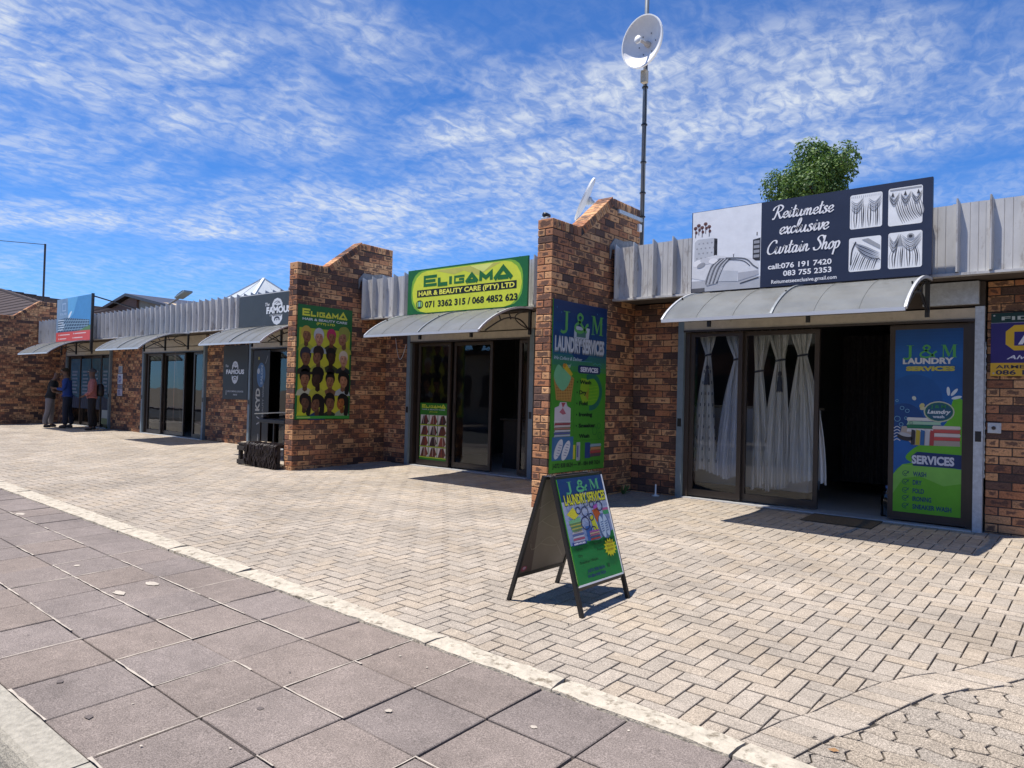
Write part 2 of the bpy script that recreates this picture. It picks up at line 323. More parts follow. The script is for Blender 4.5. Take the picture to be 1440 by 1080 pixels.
M_brick = brick_mat('face_brick'); 
M_mortar = mat('brick_mortar', (.055, .045, .04), .95, var=.3, vscale=8)
M_paver = paver_mat('forecourt_paver', (.355, .308, .255), .085, .42)
M_paver_old = paver_mat('weathered_paver', (.30, .262, .218), .10, .62)
M_slab = paver_mat('pavement_slab', (.215, .182, .166), .07, .42)
M_joint = mat('dark_joint_sand', (.05, .042, .034), 1, var=.4, vscale=9)
M_lime = mat('pale_joint_mortar', (.43, .38, .32), 1, var=.25, vscale=14)
M_edging = mat('worn_edging_concrete', (.46, .41, .33), .95, var=.25, vscale=16, bump=1.0, bscale=45, dirt=((.17, .14, .10), .53, .66, 15))
M_kerb = mat('kerb_concrete', (.33, .305, .255), .95, var=.32, vscale=26, bump=.8, bscale=90)
M_asphalt = mat('asphalt', (.055, .055, .055), .95, var=.3, vscale=30, bump=.5, bscale=120)
M_earth = mat('dry_ground', (.22, .18, .13), 1, var=.3, vscale=.6)
M_zinc = mat('weathered_zinc_sheet', (.53, .525, .515), .55, metal=.25, var=.22, vscale=3.0, stretch=(1, 1, .35), bump=.12, bscale=14, dirt=((.25, .22, .20), .56, .70, 7))
M_galv = mat('galvanised_steel', (.50, .54, .57), .5, metal=.3, var=.25, vscale=22)
M_bluegrey = mat('blue_grey_steel', (.17, .22, .25), .5, var=.15, vscale=8)
M_frame = mat('dark_bronze_aluminium', (.045, .034, .028), .38, var=.15, vscale=5)
M_beige = mat('cream_painted_steel', (.50, .44, .34), .6, var=.18, vscale=7, dirt=((.22, .17, .12), .6, .75, 9))
M_black = mat('black_metal', (.012, .012, .013), .45)
M_darkwood = mat('dark_timber', (.03, .024, .02), .8, var=.3, vscale=30)
M_poly = mat('canopy_polycarbonate', (.30, .325, .35), .24, var=.22, vscale=2.6, spec=.75, dirt=((.22, .21, .19), .56, .8, 5))
def poly_mat():
    m = M_poly; t = m.node_tree; o = t.nodes['Material Output']; p = t.nodes['Principled BSDF']
    tl = nn(t, 'ShaderNodeBsdfTranslucent'); tl.inputs[0].default_value = (.60, .61, .60, 1); a = nn(t, 'ShaderNodeMixShader'); a.inputs[0].default_value = .42
    t.links.new(p.outputs[0], a.inputs[1]); t.links.new(tl.outputs[0], a.inputs[2])
    tr = nn(t, 'ShaderNodeBsdfTransparent'); tr.inputs[0].default_value = (.9, .82, .62, 1); b_ = nn(t, 'ShaderNodeMixShader'); b_.inputs[0].default_value = .26
    t.links.new(a.outputs[0], b_.inputs[1]); t.links.new(tr.outputs[0], b_.inputs[2]); t.links.new(b_.outputs[0], o.inputs[0])
poly_mat()
M_alu = mat('aluminium_trim', (.62, .63, .64), .35, metal=.4)
M_white = mat('white_paint', (.80, .80, .79), .5)
M_dish = mat('dish_white', (.74, .74, .75), .45, var=.08, vscale=8)
M_pole = mat('grey_pole', (.20, .22, .24), .5, metal=.3, var=.2, vscale=6)
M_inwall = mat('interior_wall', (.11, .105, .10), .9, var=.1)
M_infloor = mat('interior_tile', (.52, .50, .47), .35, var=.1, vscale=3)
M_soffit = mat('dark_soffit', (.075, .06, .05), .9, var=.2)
M_glass = glass_mat('door_glass', (.93, .95, .95))
M_blueglass = mat('blue_window_film', (.04, .13, .20), .18, var=.25, vscale=2)
M_chrome = mat('chrome', (.7, .7, .7), .15, metal=1)
_pm = {}
def pm(c, rough=.45):
    k = (tuple(round(x, 3) for x in c), rough)
    if k not in _pm: _pm[k] = mat('print_%02d' % len(_pm), c, rough, var=.10, vscale=5, spec=.4, bump=.35, bscale=3.5)
    return _pm[k]

# ------------------------------------------------------------------ printed surfaces: flat shapes in a sign's own (u, v)
_tc = {}
def text_shape(s, bold=0.0, shear=0.0):
    k = (s, bold, shear)
    if k in _tc: return _tc[k]
    cu = bpy.data.curves.new('t', 'FONT'); cu.body = s; cu.offset = bold; cu.shear = shear; cu.resolution_u = 3; cu.fill_mode = 'FRONT'
    ob = bpy.data.objects.new('t', cu); COL.objects.link(ob)
    me = bpy.data.meshes.new_from_object(ob)
    v = [(p.co.x, p.co.y) for p in me.vertices]; f = [list(p.vertices) for p in me.polygons]
    bpy.data.objects.remove(ob); bpy.data.meshes.remove(me); bpy.data.curves.remove(cu)
    x0 = min(p[0] for p in v); x1 = max(p[0] for p in v); y1 = max(p[1] for p in v)
    _tc[k] = (v, f, x0, x1, y1); return _tc[k]
def catmull(P, n=6, closed=False):
    if len(P) < 3: return list(P)
    Q = [P[-1]]+list(P)+[P[0], P[1]] if closed else [P[0]]+list(P)+[P[-1]]
    out = []
    for i in range(len(Q)-3):
        a, b, c, d = Q[i:i+4]
        for k in range(n):
            t = k/n
            out.append(tuple(.5*((2*b[j]) + (-a[j]+c[j])*t + (2*a[j]-5*b[j]+4*c[j]-d[j])*t*t + (-a[j]+3*b[j]-3*c[j]+d[j])*t**3) for j in range(2)))
    if not closed: out.append(tuple(P[-1]))
    return out
class Print:
    """shapes laid on a plane: origin O, U and V span the sign, Nrm points at the viewer"""
    def __init__(s, O, U, V, Nrm, W, H, eps=.0006):
        s.O = Vector(O); s.U = Vector(U).normalized()*W; s.V = Vector(V).normalized()*H; s.N = Vector(Nrm).normalized(); s.W = W; s.H = H
        s.mb = MB(); s.layer = 1; s.eps = eps
    def P(s, u, v, lay=None): return s.O + s.U*u + s.V*v + s.N*(s.eps*(lay if lay is not None else s.layer))
    def poly(s, pts, col, lay=None):
        n = len(pts); ar = sum(pts[i][0]*pts[(i+1) % n][1]-pts[(i+1) % n][0]*pts[i][1] for i in range(n))
        pts = pts if ar > 0 else pts[::-1]
        s.mb.add([s.P(u, v, lay) for u, v in pts], [tuple(range(n))], pm(col))
    def rect(s, u0, v0, u1, v1, col, lay=None, r=0):
        if not r: return s.poly([(u0, v0), (u1, v0), (u1, v1), (u0, v1)], col, lay)
        rv = r*s.W/s.H; pts = []
        for cx, cy, a in ((u1-r, v0+rv, -90), (u1-r, v1-rv, 0), (u0+r, v1-rv, 90), (u0+r, v0+rv, 180)):
            for k in range(5): t = math.radians(a+k*22.5); pts.append((cx+r*math.cos(t), cy+rv*math.sin(t)))
        s.poly(pts, col, lay)
    def ell(s, u, v, ru, rv, col, lay=None, rot=0, a0=0, a1=360, n=20):
        c, q = math.cos(math.radians(rot)), math.sin(math.radians(rot)); A = s.W/s.H; pts = []
        for k in range(n if a1-a0 >= 360 else n+1):
            t = math.radians(a0+(a1-a0)*k/n); x = ru*math.cos(t); y = rv/A*math.sin(t)
            pts.append((u+x*c-y*q, v+(x*q+y*c)*A))
        s.poly(pts, col, lay)
    def stroke(s, pts, w, col, lay=None, smooth=0, nib=None, closed=False, taper=False):
        """ribbon through pts; w as a share of the sign's width"""
        if smooth: pts = catmull(pts, smooth, closed)
        A = s.W/s.H; q = [(u, v/A) for u, v in pts]
        if closed: q = q+[q[0], q[1]]
        Lf = []; Rt = []; n = len(q)
        for i in range(n):
            a = q[max(i-1, 0)]; b = q[i]; c = q[min(i+1, n-1)]
            d1 = Vector((b[0]-a[0], b[1]-a[1])); d2 = Vector((c[0]-b[0], c[1]-b[1]))
            if d1.length < 1e-9: d1 = d2
            if d2.length < 1e-9: d2 = d1
            d1.normalize(); d2.normalize(); t = d1+d2
            if t.length < 1e-6: t = d1
            t.normalize(); nr = Vector((-t.y, t.x)); k = 1/max(.5, nr.dot(Vector((-d1.y, d1.x))))
            ww = w/2*k
            if nib is not None: ww = w/2*(.38+.62*abs(math.sin(math.atan2(t.y, t.x)-math.radians(nib))))
            if taper: ww *= max(.15, math.sin(PI*(i+.4)/(n-.2)))
            Lf.append((b[0]+nr.x*ww, (b[1]+nr.y*ww)*A)); Rt.append((b[0]-nr.x*ww, (b[1]-nr.y*ww)*A))
        vs = []; fs = []
        for i in range(n): vs += [s.P(*Rt[i], lay), s.P(*Lf[i], lay)]
        fs = [(2*i, 2*i+2, 2*i+3, 2*i+1) for i in range(n-1)]
        s.mb.add(vs, fs, pm(col))
    def text(s, t, u0, v0, width, h, col, bold=0.0, shear=0.0, lay=None, slope=0.0):
        """text from (u0, v0) baseline, fitted to width (share of W) and cap height h (share of H)"""
        v, f, x0, x1, y1 = text_shape(t, bold, shear); cap = .70
        kx = width/(x1-x0); ky = h/cap
        s.mb.add([s.P(u0+(x-x0)*kx, v0+y*ky+slope*(x-x0)*kx, lay) for x, y in v], f, pm(col))
    def build(s, parent, name='print', **k):
        return s.mb.build(name, parent, fix=False, **k)

SCR = {
'e': (.68, [[(0,.35),(.38,.5),(.56,.8),(.36,1),(.1,.75),(.08,.3),(.35,0),(.72,.32)]]),
'i': (.5, [[(0,.35),(.2,1),(.17,.25),(.3,0),(.55,.35)], [(.24,1.38),(.30,1.48)]]),
't': (.55, [[(.25,1.8),(.17,.3),(.32,0),(.62,.35)], [(-.02,1.12),(.55,1.18)]]),
'u': (.95, [[(0,.5),(.12,1),(.07,.3),(.25,0),(.5,.3),(.62,1)], [(.62,1),(.58,.25),(.75,0),(1.0,.35)]]),
'm': (1.2, [[(0,.5),(.12,1),(.06,0)], [(.07,.5),(.32,1),(.45,.8),(.42,0)], [(.43,.5),(.7,1),(.84,.8),(.8,.2),(.95,0),(1.25,.35)]]),
's': (.62, [[(.48,.84),(.30,1.02),(.12,.82),(.40,.42),(.36,.06),(.14,-.02),(.0,.2)], [(.38,.08),(.66,.35)]]),
'x': (.68, [[(0,.85),(.15,1),(.4,.1),(.55,0),(.72,.3)], [(.58,1),(.02,0)]]),
'c': (.62, [[(.52,.8),(.32,1),(.08,.7),(.08,.3),(.3,0),(.66,.35)]]),
'l': (.52, [[(0,.35),(.40,1.5),(.34,2.05),(.16,1.7),(.12,.3),(.28,0),(.56,.35)]]),
'v': (.66, [[(0,.8),(.12,1),(.2,.2),(.32,0),(.55,.6),(.5,1),(.72,.92)]]),
'r': (.7, [[(0,.35),(.14,1.1),(.2,.9),(.46,.98),(.4,.2),(.52,0),(.74,.35)]]),
'a': (.82, [[(.52,.85),(.26,1),(.05,.6),(.1,.1),(.3,.02),(.5,.45),(.54,1)], [(.54,1),(.5,.2),(.62,0),(.86,.35)]]),
'n': (.8, [[(0,.5),(.12,1),(.06,0)], [(.07,.5),(.32,1),(.47,.8),(.44,.2),(.58,0),(.84,.35)]]),
'h': (.78, [[(.12,2),(.05,0)], [(.07,.5),(.32,1),(.47,.8),(.44,.2),(.58,0),(.84,.35)]]),
'o': (.68, [[(.3,1),(.05,.6),(.1,.1),(.3,0),(.54,.4),(.45,.9),(.3,1)], [(.45,.88),(.74,.8)]]),
'p': (.68, [[(.14,1),(.04,-.9)], [(.09,.6),(.32,1),(.54,.7),(.45,.15),(.22,0),(.08,.2)]]),
'R': (1.25, [[(.42,1.95),(.30,.9),(.1,.0),(-.12,.08)], [(-.25,1.35),(-.05,1.85),(.55,2.1),(1.0,1.75),(.8,1.2),(.36,1.02)], [(.46,1.05),(.8,.3),(1.02,0),(1.28,.35)]]),
'C': (1.05, [[(1.0,1.55),(.92,1.95),(.5,1.95),(.1,1.2),(.1,.4),(.45,0),(.85,.15),(1.1,.5)]]),
'S': (1.0, [[(1.0,1.55),(.88,1.95),(.5,2),(.3,1.6),(.6,1.15),(.82,.6),(.55,.05),(.15,.05),(0,.42)]]),
' ': (.55, []),
}
def script_text(pr, s, u0, v0, width, xh, col, w, lay=5, shear=.22, slope=0.0):
    tot = sum(SCR[c][0] for c in s); A = pr.W/pr.H; kx = width/tot; x = 0; k = 0
    for c in s:
        for st in SCR[c][1]:
            pts = [(u0+(x+px+py*shear*xh/A/kx)*kx, v0+py*xh+slope*(x+px)*kx) for px, py in st]
            pr.stroke(pts, w, col, lay+(k % 5), smooth=6 if len(pts) > 2 else 0, nib=20); k += 1
        x += SCR[c][0]
BLK = {
'E': [[(1, .88), (.1, .88), (.1, .12), (1, .12)], [(.1, .5), (.9, .5)]],
'L': [[(.12, 1), (.12, .12), (1, .12)]], 'I': [[(.5, 0), (.5, 1)]],
'G': [[(1, .88), (.12, .88), (.12, .12), (.9, .12), (.9, .5), (.5, .5)]],
'A': [[(.02, 0), (.5, .93), (.98, 0)], [(.2, .12), (.8, .12)]],
'M': [[(.1, 0), (.12, .9), (.5, .35), (.88, .9), (.9, 0)]]}
def block_word(pr, u0, v0, width, hs, hb, col, lay=5, slope=0.0, th=.021):
    """wide capitals, first and last taller"""
    word = 'ELIGAMA'; ws = [1.25, .85, .3, .95, 1.0, 1.1, 1.4]; gap = .12; tot = sum(ws)+gap*6; x = 0; k = 0; A = pr.W/pr.H
    for i, c in enumerate(word):
        h = hb if i in (0, 6) else hs; wd = ws[i]*width/tot; t = width/tot*.24*(1.15 if i in (0, 6) else 1)
        for st in BLK[c]:
            hw = t/2*A/h if c != 'I' else 0
            pr.stroke([(u0+x+px*wd, v0+slope*x+py*h) for px, py in st], t if c not in 'EG' else min(t, h/A*.26), col, lay+(k % 3)); k += 1
        x += wd+gap*width/tot

# ================================================================== GROUND
def slope_sheet(name, x0, x1, y0, y1, dz, m, **k):
    b = MB(); nx = 12
    for i in range(nx):
        xa = x0+(x1-x0)*i/nx; xb = x0+(x1-x0)*(i+1)/nx
        b.add([(xa, y0, -SL*(D-y0)+dz), (xb, y0, -SL*(D-y0)+dz), (xb, y1, -SL*(D-y1)+dz), (xa, y1, -SL*(D-y1)+dz)], [(0, 1, 2, 3)], m)
    return b.build(name, kind='structure', **k)
g = MB(); g.add([(-900, -900, -.55), (900, -900, -.55), (900, 900, -.55), (-900, 900, -.55)], [(0, 1, 2, 3)], M_earth); g.build('ground', kind='structure')
PAV0 = 3.0       # edging strip front edge near the camera
def edge_lo(x): return 2.925-.027*x
def edge_hi(x): return edge_lo(x)+.145+.008*min(10, max(0, -x))
forecourt = slope_sheet('forecourt', -44, 9, 2.55, 9.2, -.016, M_joint)

def skin_piece(pts, z_top, h, c):
    """a slab with chamfered top from a convex/star outline (list of xy)"""
    n = len(pts); cx = sum(p[0] for p in pts)/n; cy = sum(p[1] for p in pts)/n
    ins = []
    for (x, y) in pts:
        d = math.hypot(x-cx, y-cy); k = (d-c*1.3)/d; ins.append((cx+(x-cx)*k, cy+(y-cy)*k))
    vs = [(x, y, z_top) for x, y in ins] + [(x, y, z_top-c) for x, y in pts] + [(x, y, z_top-h) for x, y in pts]
    fs = [tuple(range(n))] + [(i+n, (i+1) % n + n, (i+1) % n, i) for i in range(n)] + [(i+2*n, (i+1) % n + 2*n, (i+1) % n + n, i+n) for i in range(n)]
    return vs, fs
def cross2(o, a, b): return (a[0]-o[0])*(b[1]-o[1])-(a[1]-o[1])*(b[0]-o[0])
def clip(poly, fn):
    """keep the part of poly where fn(p) >= 0"""
    out = []
    for i in range(len(poly)):
        a = poly[i]; b = poly[(i+1) % len(poly)]; fa = fn(a); fb = fn(b)
        if fa >= 0: out.append(a)
        if (fa >= 0) != (fb >= 0):
            t = fa/(fa-fb); out.append((a[0]+(b[0]-a[0])*t, a[1]+(b[1]-a[1])*t))
    return out
def area(p): return .5*sum(p[i][0]*p[(i+1) % len(p)][1]-p[(i+1) % len(p)][0]*p[i][1] for i in range(len(p)))
# seam between the herringbone and the older paving: a bent line, in the corner nearest the camera's right
SEAM = [(-1.25, 3.10), (-1.17, 3.42), (-1.085, 3.62), (-1.045, 3.80), (-.975, 4.04), (-.93, 4.18), (-.815, 4.40), (-.66, 4.62), (-.545, 4.86), (-.38, 5.16), (-.12, 5.62), (.10, 5.95), (.9, 7.1)]
def seam_side(p):          # >0: herringbone side (left/up)
    best = None
    for i in range(len(SEAM)-1):
        a, b = SEAM[i], SEAM[i+1]
        if a[1] <= p[1] <= b[1] or (i == 0 and p[1] < a[1]) or (i == len(SEAM)-2 and p[1] > b[1]): return cross2(a, b, p)/math.dist(a, b)
    return 1
def seam_clip(poly, sgn, off=0.0):
    cy = sum(p[1] for p in poly)/len(poly)
    for i in range(len(SEAM)-1):
        a, b = SEAM[i], SEAM[i+1]
        if a[1] <= cy <= b[1] or (i == 0 and cy < a[1]) or (i == len(SEAM)-2 and cy > b[1]):
            Ls = math.dist(a, b); return clip(poly, lambda p: sgn*(cross2(a, b, p)/Ls-off))
    return poly
lowfreq = lambda x, y: .006*mnoise.noise(Vector((x*.9, y*.9, 3.1)))+.0022*mnoise.noise(Vector((x*4, y*4, 9)))
PW = .1105; J = .0085
cells = []
def add_paver(poly, m=None):
    poly = clip(poly, lambda p: p[1]-edge_hi(p[0])-.004); 
    if len(poly) < 3: return
    poly = clip(poly, lambda p: D-.02-p[1]-(0))
    if len(poly) < 3 or abs(area(poly)) < .0006: return
    cells.append((poly, m or M_paver))
i0 = int(-30/PW); i1 = int(4.5/PW); j0 = int(2.8/PW); j1 = int(9.1/PW)+2
for j in range(j0, j1):
    for i in range(i0, i1):
        # herringbone: handedness (w, -w); a cell is the start of one horizontal or one upright paver
        k = (i + j) % 4
        x = i*PW; y = j*PW; a = J/2; e = .0062
        if k == 0: poly = [(x+a, y+e), (x+2*PW-a, y+e), (x+2*PW-a, y+PW-e), (x+a, y+PW-e)]
        elif k == 2: poly = [(x+a, y+e), (x+PW-a, y+e), (x+PW-a, y+2*PW-e), (x+a, y+2*PW-e)]
        else: continue
        if x > -1.6:
            poly = seam_clip(poly, 1, .003)
            if len(poly) < 3: continue
        add_paver(poly)
# soldier band beside the seam, then zig-zag pavers
def band_poly(x0, x1, y0, y1): return [(x0, y0), (x1, y0), (x1, y1), (x0, y1)]
yy = 3.05; row = 0
while yy < 8.6:
    h = .098; 
    poly = band_poly(-2.4, 3.6, yy+.003, yy+h-.003)
    p1 = seam_clip(poly, -1, -.002); p1 = [q for q in p1]
    if len(p1) >= 3:
        p1 = seam_clip(p1, 1, -.215)
        if len(p1) >= 3: add_paver(p1)
    yy += h; row += 1
def wav(t, ph): return .011*math.sin(t*2*PI/.11+ph)
yy = 3.0; row = 0
while yy < 8.6:
    h = .112; xx = -2.2 + (row % 2)*.115
    while xx < 3.5:
        x1 = xx+.225; a = .0045; poly = []
        for k in range(7): t = xx+(x1-xx)*k/6; poly.append((t+a*(1 if k == 0 else -1 if k == 6 else 0), yy+a+.010*math.sin(t*2*PI/.225)))
        for k in range(1, 4): t = k/4; poly.append((x1-a+.013*math.sin(t*2*PI), yy+h*t))
        for k in range(7): t = x1-(x1-xx)*k/6; poly.append((t+a*(-1 if k == 0 else 1 if k == 6 else 0), yy+h-a+.010*math.sin(t*2*PI/.225)))
        for k in range(1, 4): t = 1-k/4; poly.append((xx+a+.013*math.sin(t*2*PI), yy+h*t))
        if min(seam_side(p) for p in poly) < -.225:
            poly = seam_clip(poly, -1, -.228)
            if len(poly) >= 3: add_paver(poly, M_paver_old)
        xx += .225
    yy += h; row += 1
def seen_size(x, y, z): 
    d = (Vector((x, y, z))-CAM); dep = d.dot(fwv)
    if dep < .3: return 0
    px = FW/2+FOC*d.dot(R_)/dep; py = FH/2-FOC*d.dot(U_)/dep
    if not (-20 < px < FW+20 and -20 < py < FH+20): return 0
    return 1/dep
def paver_geo(poly):
    if area(poly) < 0: poly = poly[::-1]
    n = len(poly); cx = sum(p[0] for p in poly)/n; cy = sum(p[1] for p in poly)/n
    tx, ty = random.uniform(-.008, .008), random.uniform(-.008, .008); dz = random.uniform(-.0012, .0012)+lowfreq(cx, cy)*.6
    vs, fs = skin_piece([(x-cx, y-cy) for x, y in poly], 0, .03, .003)
    vs = [(x, y, z - (SL*(D-(cy+y)) - SL*(D-cy)) + x*tx + y*ty) for x, y, z in vs]
    return cx, cy, gz(cy)+dz, vs, fs
order = sorted(range(len(cells)), key=lambda k: -seen_size(sum(p[0] for p in cells[k][0])/len(cells[k][0]), sum(p[1] for p in cells[k][0])/len(cells[k][0]), -.1)*(1 if abs(area(cells[k][0])) > .005 else .3))
shared = {}
for c, k in enumerate(order[:300]):
    poly, m = cells[k]; cx, cy, cz, vs, fs = paver_geo(poly)
    w_ = max(p[0] for p in poly)-min(p[0] for p in poly); h_ = max(p[1] for p in poly)-min(p[1] for p in poly)
    full = len(poly) == 4 and (abs(abs(area(poly))-(2*PW-J)*(PW-.0124)) < 1e-6 or abs(abs(area(poly))-(PW-J)*(2*PW-.0124)) < 1e-6)
    if full:
        key = (round(w_, 2), int(random.random()*6))
        if key not in shared:
            b = MB(); b.add(vs, fs, m); shared[key] = b.mesh('paver')
        o = link('paver', shared[key], forecourt, (cx, cy, cz))
    else:
        b = MB(); b.add(vs, fs, m); o = link('paver', b.mesh('paver'), forecourt, (cx, cy, cz))
b = MB()
for k in order[300:]:
    poly, m = cells[k]; cx, cy, cz, vs, fs = paver_geo(poly); b.add([(x+cx, y+cy, z+cz) for x, y, z in vs], fs, m)
b.build('paver_field', forecourt, fix=False, kind='stuff')
# beyond the built pavers and outside the frame the same surface goes on as a sheet
b = MB()
for (xa, xb, ya, yb) in ((-44, -30.0, 3.3, 9.03), (4.5, 9, 2.9, 9.03)):
    b.add([(xa, ya, gz(ya)), (xb, ya, gz(ya)), (xb, yb, gz(yb)), (xa, yb, gz(yb))], [(0, 1, 2, 3)], M_paver)
b.build('outer_paving', forecourt, fix=False)

# edging strip: cast lengths, broken at the joints
edging = slope_sheet('edging_bed', -44, 9, 2.5, 3.6, -.030, M_joint)
x = 4.0; random.seed(21)
cuts = [4.0, 2.9, 1.9, .9, -.15, -1.22, -2.18, -3.12, -4.35, -5.4, -6.6, -7.8, -9.0, -10.2, -11.4, -12.7, -14, -15.4, -16.8, -18.3, -20, -22, -24, -26, -30, -36, -44]
for a, c in zip(cuts[:-1], cuts[1:]):
    n = max(6, int((a-c)/.09)); lo = []; hi = []
    for k in range(n+1):
        t = a+(c-a)*k/n; jg = .012 if t > -14 else .006
        lo.append((t, edge_lo(t)+random.uniform(-jg, jg)*.7)); hi.append((t, edge_hi(t)+random.uniform(-jg, jg)*.5))
    sk = random.uniform(-.05, .05)
    lo[0] = (a-.006+sk*.2, lo[0][1]); hi[0] = (a-.006-sk, hi[0][1]); lo[-1] = (c+.006, lo[-1][1]); hi[-1] = (c+.006+random.uniform(0, .03), hi[-1][1])
    b = MB(); vs = []; dz = random.uniform(.002, .008); 
    for (p, q) in zip(lo, hi):
        m_ = [(p[0], p[1], -.05), (p[0], p[1]+.006, 0), ((p[0]+q[0])/2, (p[1]+q[1])/2, .004+random.uniform(-.003, .003)), (q[0], q[1]-.006, 0), (q[0], q[1], -.05)]
        vs += [(x_, y_, gz(y_)+z_+dz) for x_, y_, z_ in m_]
    fs = [(5*i+k, 5*i+k+1, 5*i+6+k, 5*i+5+k) for i in range(n) for k in range(4)] + [(0, 4, 3, 2, 1), tuple(5*n+k for k in (0, 1, 2, 3, 4))]
    b.add(vs, fs, M_edging); b.build('edging_stone', edging)
# pavement slabs
pave = slope_sheet('pavement', -44, 9, 1.18, 3.2, -.016, M_joint)
b = MB(); SX = .505; SY = .441; random.seed(5)
joint = MB()
rows = [(2.985, 2.545), (2.545, 2.10), (2.10, 1.665), (1.665, 1.225)]
skew = lambda x, y: y-.027*(x+2.2)
for r, (yt, yb) in enumerate(rows):
    i = -1
    for i in range(-13, 62):
        xr = -.20-SX*i; xl = xr-SX; a = .005
        j = lambda: random.uniform(-.003, .003)
        yt_ = yt if r else 2.97
        top = (lambda x: edge_lo(x)-.012) if r == 0 else (lambda x: skew(x, yt)-a)
        bot = (lambda x: 1.222) if r == 3 else (lambda x: skew(x, yb)+a)
        gap = a+random.choice((0, 0, .003, .006)); ys = skew((xl+xr)/2, (yt+yb)/2)
        poly = [(xl+a+j(), bot(xl)), (xr-gap, bot(xr)+j()), (xr-gap+j(), top(xr)), (xl+a, top(xl))]
        if poly[3][1]-poly[0][1] < .05: continue
        cx = sum(p[0] for p in poly)/4; cy = sum(p[1] for p in poly)/4; vs, fs = skin_piece([(p[0]-cx, p[1]-cy) for p in poly], 0, .04, .004)
        tx, ty = random.uniform(-.009, .009), random.uniform(-.009, .009)
        vs = [(x_, y_, z_+SL*y_+x_*tx+y_*ty) for x_, y_, z_ in vs]
        bb = MB(); bb.add(vs, fs, M_slab); link('slab', bb.mesh('slab'), pave, (cx, cy, gz(cy)+random.uniform(-.003, .003)))
        # mortar fill in some of the joints
        def fill(p, q, wd, zoff):
            p = Vector(p); q = Vector(q); n = max(2, int((q-p).length/.06)); d = (q-p).normalized(); nr = Vector((-d.y, d.x)); on = random.random() < .82; vs = []
            for k in range(n+1):
                c = p+(q-p)*k/n; ww = wd*random.uniform(.25, 1.0); c = c+nr*random.uniform(-.002, .002)
                if random.random() < .10: on = not on
                vs.append((c, ww, on))
            for k in range(n):
                if not (vs[k][2] and vs[k+1][2]): continue
                (c0, w0, _), (c1, w1, _) = vs[k], vs[k+1]
                P = [c0-nr*w0, c0+nr*w0, c1+nr*w1, c1-nr*w1]; joint.add([(v.x, v.y, gz(v.y)+zoff) for v in P], [(0, 3, 2, 1)], M_lime)
        if xr > -16:
            if r: fill((xl, skew(xl, yt)), (xr, skew(xr, yt)), .0075, .0045)
            if random.random() < .5: fill((xl, skew(xl, yb)), (xl, skew(xl, yt)), .006, .0032)
            if r == 3: fill((xl, 1.222), (xr, 1.222), .010, .0040)
joint.build('joint_mortar', pave, fix=True, kind='stuff')
# spots of gum and spilt paint on the slabs
b = MB(); random.seed(3)
M_gum = mat('gum_spot', (.115, .095, .088), .9)
spots = [(-5.54, 2.26, .07, .035, 1), (-5.60, 2.52, .075, .04, 1), (-9.56, 2.80, .09, .04, 1), (-4.15, 1.42, .022, .018, 0), (-3.62, 1.36, .026, .018, 0), (-3.10, 1.92, .022, .016, 0), (-2.62, 2.3, .02, .016, 1), (-6.6, 2.35, .03, .02, 1), (-2.0, 2.62, .018, .014, 1)]
for _ in range(22): spots.append((random.uniform(-8, -.8), random.uniform(1.3, 2.9), random.uniform(.004, .009), random.uniform(.003, .008), random.random() < .75))
for (x, y, a, c, pale) in spots:
    n = 14; P = [(x+a*math.cos(2*PI*k/n)*random.uniform(.7, 1.2), y+c*math.sin(2*PI*k/n)*random.uniform(.7, 1.2)) for k in range(n)]
    b.add([(q[0], q[1], gz(q[1])+.0045) for q in P], [tuple(range(n))], M_lime if pale else M_gum)
b.build('gum_spots', pave, fix=False, kind='stuff')
# kerb and road
kerb = empty('kerb'); tag(kerb, kind='structure')
x = 2.0; KZ = gz(1.2)
kc = [8, 6.2, 4.4, 2.6, .8, -1.0, -3.2, -5.0, -6.8, -8.6, -10.4, -12.2, -14, -15.8, -17.6, -19.4, -22, -26, -32, -44]
for a, c in zip(kc[:-1], kc[1:]):
    prof = [(1.213, -.20), (1.213, 0), (1.10, -.004), (1.076, -.010), (1.056, -.030), (1.036, -.075), (1.01, -.20)]
    b = MB(); n = len(prof); m_ = M_edging if a == -1.0 and False else M_kerb
    vs = [(a-.006, y, KZ+z) for y, z in prof]+[(c+.006, y, KZ+z) for y, z in prof]
    b.add(vs, [tuple(range(n)), tuple(range(2*n-1, n-1, -1))]+[(i, i+1, i+1+n, i+n) for i in range(n-1)], m_)
    b.build('kerb_stone', kerb)
b = MB(); b.add([(-60, -7, KZ-.15), (40, -7, KZ-.15), (40, 1.03, KZ-.13), (-60, 1.03, KZ-.13)], [(0, 1, 2, 3)], M_asphalt); b.build('road', kind='structure', fix=False)
b = MB(); b.add([(-60, -11, KZ-.02), (40, -11, KZ-.02), (40, -7, KZ-.02), (-60, -7, KZ-.02), (-60, -7, KZ-.2), (40, -7, KZ-.2)], [(0, 1, 2, 3), (3, 2, 5, 4)], M_slab); b.build('far_pavement', kind='structure', fix=False)

